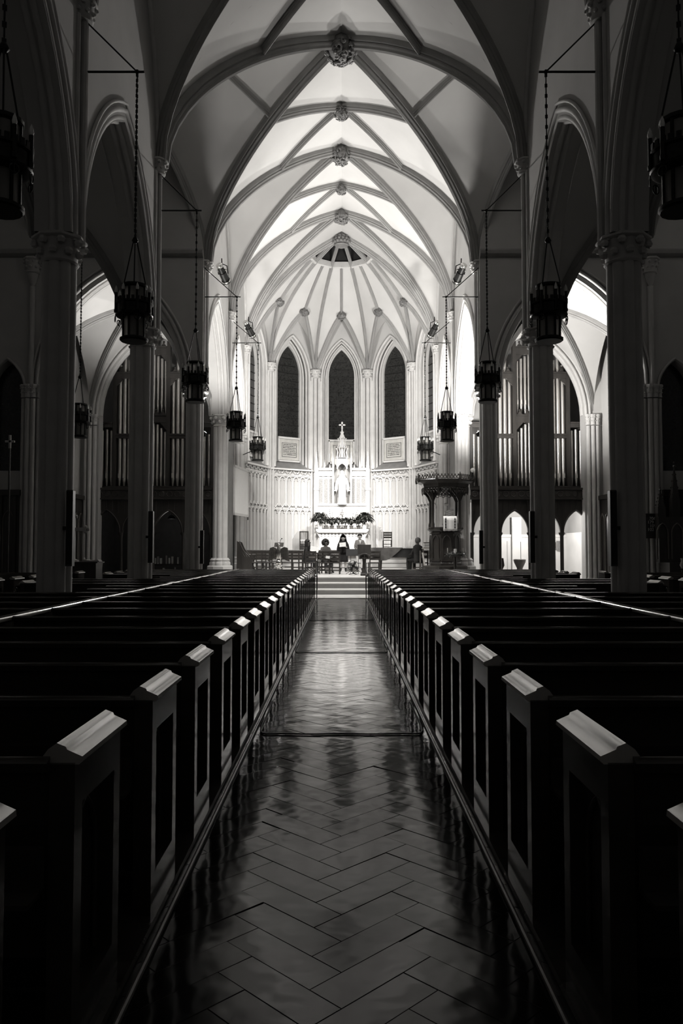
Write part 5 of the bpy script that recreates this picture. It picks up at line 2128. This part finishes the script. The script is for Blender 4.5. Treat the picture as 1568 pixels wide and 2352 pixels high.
def person(label, loc, rz, P, mats, headfn=None, face=1.0, hairfn=None, clothes=None):
    """P: joints in the figure's own frame; the figure faces -Y"""
    root = empty('person', loc, rz)
    tag(root, label, 'person')
    E = [('pelvis', 'waist'), ('waist', 'chest'), ('chest', 'neck'), ('neck', 'head0'), ('head0', 'head1')]
    for s_ in 'LR':
        E += [('chest', 'sh' + s_), ('sh' + s_, 'el' + s_), ('el' + s_, 'wr' + s_), ('pelvis', 'hip' + s_), ('hip' + s_, 'kn' + s_), ('kn' + s_, 'an' + s_), ('an' + s_, 'toe' + s_)]
    me = skin_mesh(P, E, 'pelvis')
    me.name = 'body'
    bm = bmesh.new()
    bm.from_mesh(me)
    hm = MB()
    for s_ in 'LR':
        w, e = Vector(P['wr' + s_][:3]), Vector(P['el' + s_][:3])
        hand_add(hm, w, (w - e) + Vector((0, 0, -.02)), (.0, -.4, -.8))
    # head details: nose, ears, chin
    h0, h1 = Vector(P['head0'][:3]), Vector(P['head1'][:3])
    hc = (h0 + h1) / 2
    fd = Vector(P.get('face', (0, -1, 0, 0))[:3]).normalized() if 'face' in P else Vector((0, -1, 0))
    hd = MB()
    up = Vector((0, 0, 1))
    sd = fd.cross(up).normalized()
    hd.tube([hc + fd * .085 + up * .03, hc + fd * .118 - up * .012, hc + fd * .09 - up * .02], [.01, .017, .012], 6)
    for sg in (-1, 1):
        hd.sphere(tuple(hc + sd * sg * .088 + up * .0), .024, 6, 5, .6, 1, 1.3)
    n0 = len(bm.verts)
    for mb_ in (hm, hd):
        vs = [bm.verts.new(v) for v in mb_.v]
        for f in mb_.f:
            try:
                bm.faces.new([vs[i] for i in f])
            except ValueError:
                pass
    bm.to_mesh(me)
    bm.free()
    for m_ in (mats['top'], mats['skin'], mats['legs'], mats['shoe']):
        me.materials.append(MATS[m_])
    zn = P['neck'][2]
    zw = P['pelvis'][2]
    for p in me.polygons:
        c = p.center
        p.use_smooth = True
        near_hand = min((c - Vector(P['wr' + s_][:3])).length for s_ in 'LR')
        near_foot = min(min((c - Vector(P['toe' + s_][:3])).length, (c - Vector(P['an' + s_][:3])).length) for s_ in 'LR')
        if c.z > zn + .015 and (Vector((c.x, c.y)) - Vector((hc.x, hc.y))).length < .16:
            p.material_index = 1
        elif near_hand < .10 and (c - Vector(P['elL'][:3])).length > .12 and (c - Vector(P['elR'][:3])).length > .12:
            p.material_index = 1
        elif near_foot < .10:
            p.material_index = 3
        elif c.z < zw - .02 or (P['knL'][2] > .35 and P['knL'][2] > zw - .12 and (Vector((c.x, c.y)) - Vector((P['pelvis'][0], P['pelvis'][1]))).length > .22 and c.z < zw + .12):
            p.material_index = 2
    bo = bpy.data.objects.new('body', me)
    COL.objects.link(bo)
    bo.parent = root
    # eyes and mouth
    ey = MB()
    for sg in (-1, 1):
        ey.sphere(tuple(hc + fd * .086 + sd * sg * .034 + up * .022), .011, 6, 5)
    ey.tube([hc + fd * .088 - sd * .025 - up * .052, hc + fd * .096 - up * .05, hc + fd * .088 + sd * .025 - up * .052], .006, 5)
    ey.build('face', 'ink', root)
    if hairfn:
        hairfn(root, hc, fd, sd)
    if clothes:
        clothes(root, P)
    return root


def seated(lean=0.05, kx=.14, hand=((-.16, -.34, .62), (.16, -.34, .62)), head=(0, -.03), foot=-.42, pel=.50):
    P = {'pelvis': (0, 0, pel, (.15, .13)), 'waist': (0, -.01 - lean * .3, pel + .20, (.14, .11)), 'chest': (0, -.03 - lean, pel + .42, (.155, .115)),
         'neck': (0, -.03 - lean, pel + .58, .055), 'head0': (head[0], head[1] - lean - .01, pel + .66, .078), 'head1': (head[0], head[1] - lean, pel + .80, .088)}
    for s_, sg, hd in (('L', -1, hand[0]), ('R', 1, hand[1])):
        P['sh' + s_] = (sg * .17, -.02 - lean, pel + .50, .065)
        P['el' + s_] = (sg * .25, -.10 - lean, pel + .24, .046)
        P['wr' + s_] = (hd[0], hd[1], hd[2], .03)
        P['hip' + s_] = (sg * .10, -.04, pel - .02, .095)
        P['kn' + s_] = (sg * kx, -.43, pel - .01, .066)
        P['an' + s_] = (sg * kx, foot, .09, .044)
        P['toe' + s_] = (sg * (kx + .02), foot - .15, .035, .035)
    return P


def standing(h=1.6, hand=((-.14, -.28, .98), (.14, -.28, .98))):
    k = h / 1.6
    P = {'pelvis': (0, 0, .84 * k, (.145, .11)), 'waist': (0, -.01, 1.0 * k, (.12, .095)), 'chest': (0, -.01, 1.2 * k, (.15, .11)), 'neck': (0, 0, 1.36 * k, .05),
         'head0': (0, -.015, 1.43 * k, .074), 'head1': (0, -.02, 1.54 * k, .086)}
    for s_, sg, hd in (('L', -1, hand[0]), ('R', 1, hand[1])):
        P['sh' + s_] = (sg * .16, 0, 1.29 * k, .058)
        P['el' + s_] = (sg * .23, -.06, 1.02 * k, .042)
        P['wr' + s_] = (hd[0], hd[1], hd[2], .027)
        P['hip' + s_] = (sg * .09, 0, .80 * k, .088)
        P['kn' + s_] = (sg * .10, -.01, .45 * k, .06)
        P['an' + s_] = (sg * .10, .02, .085, .042)
        P['toe' + s_] = (sg * .12, -.13, .035, .034)
    return P


def hair_cap(m, r=.112, low=.02, back=.03):
    def fn(root, hc, fd, sd):
        h = MB()
        h.sphere(tuple(hc - fd * .022 + Vector((0, 0, .022))), r, 14, 10, 1, 1, 1.08)
        # trim the front so that the face shows
        h.build('hair', m, root, 60)
        bm = bmesh.new()
        o = root.children[-1]
        bm.from_mesh(o.data)
        kill = [v for v in bm.verts if (v.co - hc).dot(fd) > .03 and (v.co - hc).z < .06 or (v.co - hc).z < -.07]
        bmesh.ops.delete(bm, geom=kill, context='VERTS')
        bm.to_mesh(o.data)
        bm.free()
        md = o.modifiers.new('thickness', 'SOLIDIFY')
        md.thickness = .012
    return fn


def hood(root, hc, fd, sd):
    h = MB()
    rings = []
    # pointed hood falling into a cape
    for z, rx, ry, oy in ((.20, .015, .02, .0), (.16, .06, .07, .01), (.08, .125, .13, .02), (-.02, .145, .14, .02), (-.13, .17, .14, .01), (-.25, .235, .17, 0), (-.42, .275, .19, -.01), (-.60, .285, .2, -.01)):
        rings.append([(hc.x + rx * math.cos(2 * PI * k / 18), hc.y + oy + ry * math.sin(2 * PI * k / 18), hc.z + z) for k in range(18)])
    h.rings(rings, True, False, True)
    o = h.build('hood', 'cloth_black', root, 60)
    bm = bmesh.new()
    bm.from_mesh(o.data)
    kill = [v for v in bm.verts if abs(v.co.x - hc.x) < .075 and v.co.y < hc.y - .05 and -.12 < v.co.z - hc.z < .09]
    bmesh.ops.delete(bm, geom=kill, context='VERTS')
    bm.to_mesh(o.data)
    bm.free()
    o.modifiers.new('thickness', 'SOLIDIFY').thickness = .012


def afro(root, hc, fd, sd):
    rn = random.Random(2)
    h = MB()
    for k in range(150):
        a, el = rn.uniform(0, 6.28), math.asin(rn.uniform(-.75, 1))
        v = Vector((math.cos(a) * math.cos(el), math.sin(a) * math.cos(el), math.sin(el)))
        if v.dot(fd) > .62 and v.z < .55:
            continue
        h.sphere(tuple(hc - fd * .03 + Vector((0, 0, .01)) + v * .125), .045, 6, 4)
    h.build('hair', 'hair_dark', root, 60)


def long_hair(root, hc, fd, sd):
    hair_cap('hair_dark', .118)(root, hc, fd, sd)
    h = MB()
    for k in range(9):
        a = -1.9 + 3.8 * k / 8
        b = -fd * math.cos(a) * .085 + sd * math.sin(a) * .1
        h.tube([hc + b + Vector((0, 0, .03)), hc + b * 1.15 + Vector((0, 0, -.1)), hc + b * 1.2 + Vector((0, 0, -.24))], [.03, .035, .02], 6)
    h.build('long_hair', 'hair_dark', root, 60)


# facing: rz turns the figure from looking at the camera (-Y)
P = seated(.08, hand=((-.12, -.36, .80), (.14, -.36, .80)))
person('seated person with dark hair in profile reading a large sheet, left group', (-1.46, 31.55, ZP), 1.25, P, dict(top='cloth_dark', skin='skin_dark', legs='cloth_black', shoe='cloth_black'), hairfn=long_hair)
P = seated(.10, hand=((-.14, -.34, .66), (.14, -.34, .66)))
person('seated person with a big round dark hairstyle beside the seated reader', (-.70, 32.0, ZP), .45, P, dict(top='cloth_cover', skin='skin_dark', legs='cloth_dark', shoe='cloth_black'), hairfn=afro)
for x, y, lab in ((-1.46, 31.55, 'dark chair under the seated reader in profile'), (-.70, 32.0, 'dark chair under the person with the round hairstyle')):
    c = copy_tree(ch0)
    c.location = (x, y, ZP)
    c.rotation_euler = (0, 0, (1.25 if x < -1 else .45) + PI)
    tag(c, lab, 'chair', 'dark chairs in the chancel')
P = standing(1.54, hand=((-.10, -.27, 1.12), (.10, -.27, 1.08)))


def skirt(root, P):
    s_ = MB()
    rings = []
    for z, r in ((.95, .15), (.8, .19), (.55, .21), (.42, .22)):
        rings.append([(r * math.cos(2 * PI * k / 20) * (1 + .04 * math.sin(6 * k)), r * .75 * math.sin(2 * PI * k / 20), z) for k in range(20)])
    s_.rings(rings, True, False, False)
    s_.build('skirt', 'cloth_black', root, 60).modifiers.new('thickness', 'SOLIDIFY').thickness = .01


person('standing person in a black pointed hood reading a white sheet', (.07, 33.5, ZP), 0.0, P, dict(top='cloth_black', skin='skin_light', legs='skin_light', shoe='cloth_dark'), hairfn=hood, clothes=skirt)
P = standing(1.62, hand=((-.12, -.25, .92), (.16, -.2, .85)))


def cardigan(root, P):
    s_ = MB()
    rings = []
    for z, rx, ry in ((1.36, .09, .07), (1.28, .20, .12), (1.15, .215, .135), (1.0, .19, .13), (.85, .20, .14), (.74, .21, .145)):
        rings.append([(rx * math.cos(2 * PI * k / 22), ry * math.sin(2 * PI * k / 22), z) for k in range(22)])
    s_.rings(rings, True, False, False)
    s_.build('cardigan', 'cloth_grey', root, 60).modifiers.new('thickness', 'SOLIDIFY').thickness = .012
    c = MB()
    c.prism([(-.06, 1.36), (.06, 1.36), (0, 1.18)], -.15, -.135, 'Y')
    c.build('collar', 'cloth_white', root)


person('standing person in a grey cardigan and white trousers beside the hooded person', (.78, 33.5, ZP), .1, P, dict(top='cloth_grey', skin='skin_light', legs='cloth_white', shoe='cloth_dark'), hairfn=hair_cap('hair_grey', .108), clothes=cardigan)
P = seated(.06, kx=.2, hand=((-.2, -.45, .72), (.2, -.45, .72)), pel=.56)


def jacket(root, P):
    s_ = MB()
    rings = []
    for z, rx, ry, oy in ((1.15, .09, .075, -.09), (1.08, .22, .13, -.08), (.95, .25, .15, -.06), (.75, .235, .155, -.03), (.56, .25, .18, -.01), (.46, .25, .19, 0)):
        rings.append([(rx * math.cos(2 * PI * k / 22), oy + ry * math.sin(2 * PI * k / 22), z) for k in range(22)])
    s_.rings(rings, True, False, False)
    s_.build('jacket', 'cloth_dark', root, 60).modifiers.new('thickness', 'SOLIDIFY').thickness = .012


person('pianist in a dark jacket seated at the piano, seen from behind', (3.02, 30.5, ZP), PI + .75, P, dict(top='cloth_dark', skin='skin_dark', legs='cloth_black', shoe='cloth_black'), hairfn=hair_cap('hair_grey', .116), clothes=jacket)
# sheets in their hands
tag(MB().box((0, 0, 0), (.34, .006, .24), rx=-.5, rz=.1, ry=.25).build('sheet_music', 'paper', None, None, (-1.08, 31.42, ZP + .97)), 'large white sheet held by the seated reader in profile', 'sheet music', 'sheets held by the singers')
tag(MB().box((0, 0, 0), (.27, .006, .19), rx=-.35, ry=-.08).build('sheet_music', 'paper', None, None, (.05, 33.12, ZP + 1.16)), 'white sheet held by the standing hooded person', 'sheet music', 'sheets held by the singers')
# ================================================================== side aisles and transepts
# hymn board on the right chapel jamb
hb = empty('hymn_board', (9.72, 24.55, 1.94))
tag(hb, 'dark hymn board with pale numbers on the right chapel jamb', 'hymn board')
MB().bbev(-.24, .24, 0, .05, 0, .74, .01).build('board', 'dark_wood', hb)
fr = MB()
fr.prism([(-.27, .72), (.27, .72), (.24, .78), (-.24, .78)], -.02, .06, 'Y')
fr.build('cornice', 'dark_wood', hb)
for i, (tx, dx) in enumerate((('706', .02), ('179', -.04), ('109', .03), ('102', -.04))):
    cu = bpy.data.curves.new('hymn_number', 'FONT')
    cu.body = tx
    cu.size = .135
    cu.extrude = .003
    cu.align_x = 'CENTER'
    cu.materials.append(MATS['paper'])
    fo = bpy.data.objects.new('number_text', cu)
    COL.objects.link(fo)
    bpy.context.view_layer.update()
    nm_ = bpy.data.meshes.new_from_object(fo.evaluated_get(bpy.context.evaluated_depsgraph_get()))
    bpy.data.objects.remove(fo)
    o = bpy.data.objects.new('number', nm_)
    COL.objects.link(o)
    o.parent = hb
    o.location = (dx, -.008, .58 - .115 * i)
    o.rotation_euler = (PI / 2, 0, 0)

# white cross on the left beside a covered table
wc = empty('standing_cross', (-7.72, 22.6, 0.05))
tag(wc, 'pale trefoil cross standing on a table beyond the nearest left pier', 'cross')
m = MB()
m.bb(-.05, .05, -.04, .04, 1.26, 2.48)
m.bb(-.34, .34, -.04, .04, 2.08, 2.18)
for x, z in ((-.34, 2.13), (.34, 2.13), (0, 2.5)):
    for a in range(3):
        b = a * PI / 2 + (0 if z > 2.3 else (PI / 2 if x < 0 else -PI / 2)) + 0
        m.sphere((x + .07 * math.cos(b), 0, z + .07 * math.sin(b)), .055, 8, 5, 1, .8, 1)
m.build('cross', 'plaster', wc)
MB().lathe([(.16, 1.2), (.16, 1.24), (.06, 1.28)], n=12).build('foot', 'plaster', wc)
MB().bb(-.25, .75, -.3, .3, .0, 1.2).build('table', 'dark_wood', wc)
MB().bbev(-.3, .8, -.34, .34, 1.16, 1.2, .01).build('table_top', 'dark_wood', wc)
cd = MB().lathe([(.03, 0), (.03, .1), (.005, .12)], n=8).build('small_candle', 'bulb')
cd.location = (-7.35, 22.45, 1.252)
tag(cd, 'short white candle on the table beside the pale cross', 'candle')
bk = MB().prism([(-.25, 0), (.25, 0), (.2, .06), (0, .03), (-.2, .06)], -.15, .15, 'Y').build('open_book', 'frame_grey')
bk.location = (-7.14, 22.5, 1.252)
tag(bk, 'open book lying on the table beside the pale cross', 'book')

# carved wooden panelling along the outer walls
for s in (-1, 1):
    wd = empty('wood_panelling', (0, 0, 0))
    tag(wd, 'dark gothic wall panelling in the %s transept and chapel' % SIDE[s], 'panelling', 'transept panelling')
    MB().bb(s * 10.2, s * 13.9, 24.74, 24.88, 0, 3.3).build('back_board', 'dark_wood', wd)
    MB().bb(s * 10.05, s * 10.18, 25.5, 30.4, .3, 3.5).build('back_board', 'dark_wood', wd)
    MB().bb(s * 10.15, s * 13.9, 24.62, 24.9, 3.3, 3.48).build('cornice', 'dark_wood', wd)
    MB().bb(s * 9.95, s * 10.2, 25.5, 30.4, 3.5, 3.66).build('cornice', 'dark_wood', wd)
    for q in range(8):
        x = 10.3 + .44 * q
        MB().bb(s * x - .04, s * x + .04, 24.66, 24.8, 0, 3.3).build('stile', 'dark_wood', wd)
        h = dict(c=s * (x + .22), half=.17, sill=.3, zs=2.5, rise=.34)
        MB().sweep([(a, 24.73, z) for a, z in hole_outline(h, 6)], (0, 1, 0), roll(.05)).build('arch_moulding', 'wood_mid', wd, 60)
    for q in range(9):
        y = 25.7 + .52 * q
        h = dict(c=y + .26, half=.2, sill=.6, zs=2.6, rise=.36)
        MB().sweep([(s * 10.03, a, z) for a, z in hole_outline(h, 6)], (1, 0, 0), roll(.05)).build('arch_moulding', 'wood_mid', wd, 60)

# side altar with pinnacles in the right transept
sa = empty('side_altar', (10.75, 23.9, 0))
tag(sa, 'dark pinnacled side altar at the right edge of the picture', 'altar')
MB().bb(-.85, .9, -.2, .55, 0, 1.2).build('table', 'dark_wood', sa)
MB().bb(-.95, 1.0, .3, .6, 1.2, 2.6).build('back_panel', 'dark_wood', sa)
for i, (x, z, h) in enumerate(((-.85, 2.6, .9), (-.4, 2.6, 1.7), (.1, 2.6, 2.5), (.55, 2.6, 1.7), (.95, 2.6, .9))):
    p = MB()
    pinnacle(p, x, .42, z, .24, h)
    p.build('pinnacle', 'dark_wood', sa)
    hh = dict(c=x, half=.17, sill=1.3, zs=2.1, rise=.3)
    MB().sweep([(a, .28, zz) for a, zz in hole_outline(hh, 6)], (0, 1, 0), roll(.05)).build('arch_moulding', 'wood_mid', sa, 60)
sv = empty('white_vase', (10.02, 23.05, 0))
tag(sv, 'small pale vase on a dark stand at the right edge', 'vase')
MB().lathe([(.16, 0), (.16, .05), (.05, .1), (.05, 1.0), (.12, 1.04)], n=10).build('stand', 'dark_wood', sv, 40)
MB().lathe([(.05, 1.04), (.09, 1.14), (.05, 1.26), (.075, 1.34)], n=12).build('vase', 'plaster', sv, 40)
pb = empty('banner_pole', (-9.86, 23.2, 0))
tag(pb, 'tall dark processional pole with a cross head at the left edge', 'pole')
MB().tube([(0, 0, .1), (0, 0, 4.6)], .03, 8).build('pole', 'dark_wood', pb)
c = MB()
c.bb(-.03, .03, -.02, .02, 4.6, 5.0).bb(-.14, .14, -.02, .02, 4.78, 4.84)
c.build('cross_head', 'brass', pb)
MB().lathe([(.22, 0), (.22, .06), (.06, .14)], n=12).build('foot', 'dark_wood', pb, 40)

# room under the right loft: pictures and two pedestals
for i, (x, z, w, h, mt, lab) in enumerate(((10.0, 1.62, .16, .4, 'mosaic', 'tall framed picture at the right end of the white dado'), (9.05, 1.75, .17, .42, 'mosaic', 'narrow picture next to the dark square picture, right'),
                                           (8.83, 1.76, .26, .3, 'wood_mid', 'dark square picture on the white dado under the organ'), (8.45, 1.72, .16, .42, 'mosaic', 'narrow picture left of the dark square picture'),
                                           (8.15, 1.74, .12, .42, 'wood_mid', 'leftmost narrow picture on the white dado under the organ'))):
    fr = empty('wall_picture', (min(x + .62, 9.95) if False else x * 1.0 + .62, 35.0, z))
    tag(fr, lab, 'picture', 'pictures under the right organ loft')
    MB().bb(-w / 2, w / 2, -.02, .05, -h / 2, h / 2).build('frame', 'frame_grey', fr)
    MB().bb(-w / 2 + .02, w / 2 - .02, -.03, -.02, -h / 2 + .02, h / 2 - .02).build('print', mt, fr)
for i, (x, lab) in enumerate(((6.52, 'dark carved bench end in the bright room under the organ'), (7.35, 'small grey font-shaped pedestal in the bright room under the organ'))):
    pd = empty('pedestal', (x, 32.4, .3))
    tag(pd, lab, 'pedestal')
    if i == 0:
        MB().prism([(-.16, 0), (.12, 0), (.16, .2), (.08, .45), (.16, .62), (.12, .92), (-.16, .95)], -.2, .2, 'Y').build('body', 'dark_wood', pd)
    else:
        MB().lathe([(.16, 0), (.13, .1), (.12, .5), (.24, .75), (.26, .86), (.2, .88)], n=14).build('bowl', 'wood_mid', pd, 40)
        MB().tube([(.05, 0, .86), (.05, 0, 1.6)], .012, 6).build('rod', 'frame_grey', pd)
# shelf with pale things under the left loft
sl = empty('book_shelf', (-7.35, 32.6, .3))
tag(sl, 'dark open shelf with pale books under the left organ loft', 'shelf')
MB().bb(-.75, .75, -.02, .25, .2, .26).bb(-.75, .75, -.02, .25, .62, .68).build('shelf_board', 'dark_wood', sl)
MB().bb(-.78, -.72, -.03, .27, 0, 1.3).bb(.72, .78, -.03, .27, 0, 1.3).build('side', 'dark_wood', sl)
rn = random.Random(8)
for q in range(11):
    x = -.64 + .12 * q
    h = rn.uniform(.22, .34)
    z = .262 if q % 4 == 1 else .682
    tag(MB().bb(-.03, .03, -.02, .14, 0, h).build('shelf_book', 'paper' if q % 3 else 'frame_grey', None, None, (-7.35 + x, 32.62, .3 + z)), 'pale book standing on the shelf under the left loft, %s from the left' % ORD[q + 1], 'book', 'books under the left loft')
# ceiling lamp fixtures in the loft rooms
for s, x, y, z in ((1, 7.9, 32.7, 3.12), (-1, -7.2, 33.2, 2.82)):
    lf = empty('loft_lamp', (x, y, z))
    tag(lf, 'small ceiling lamp under the %s organ loft' % SIDE[s], 'lamp', 'lamps under the lofts')
    MB().lathe([(.16, .05), (.18, .1), (.1, .2), (.02, .22)], n=12).build('shade', 'black_metal', lf, 40)
    MB().tube([(0, 0, .2), (0, 0, 3.56 - z)], .012, 6).build('stem', 'black_metal', lf)
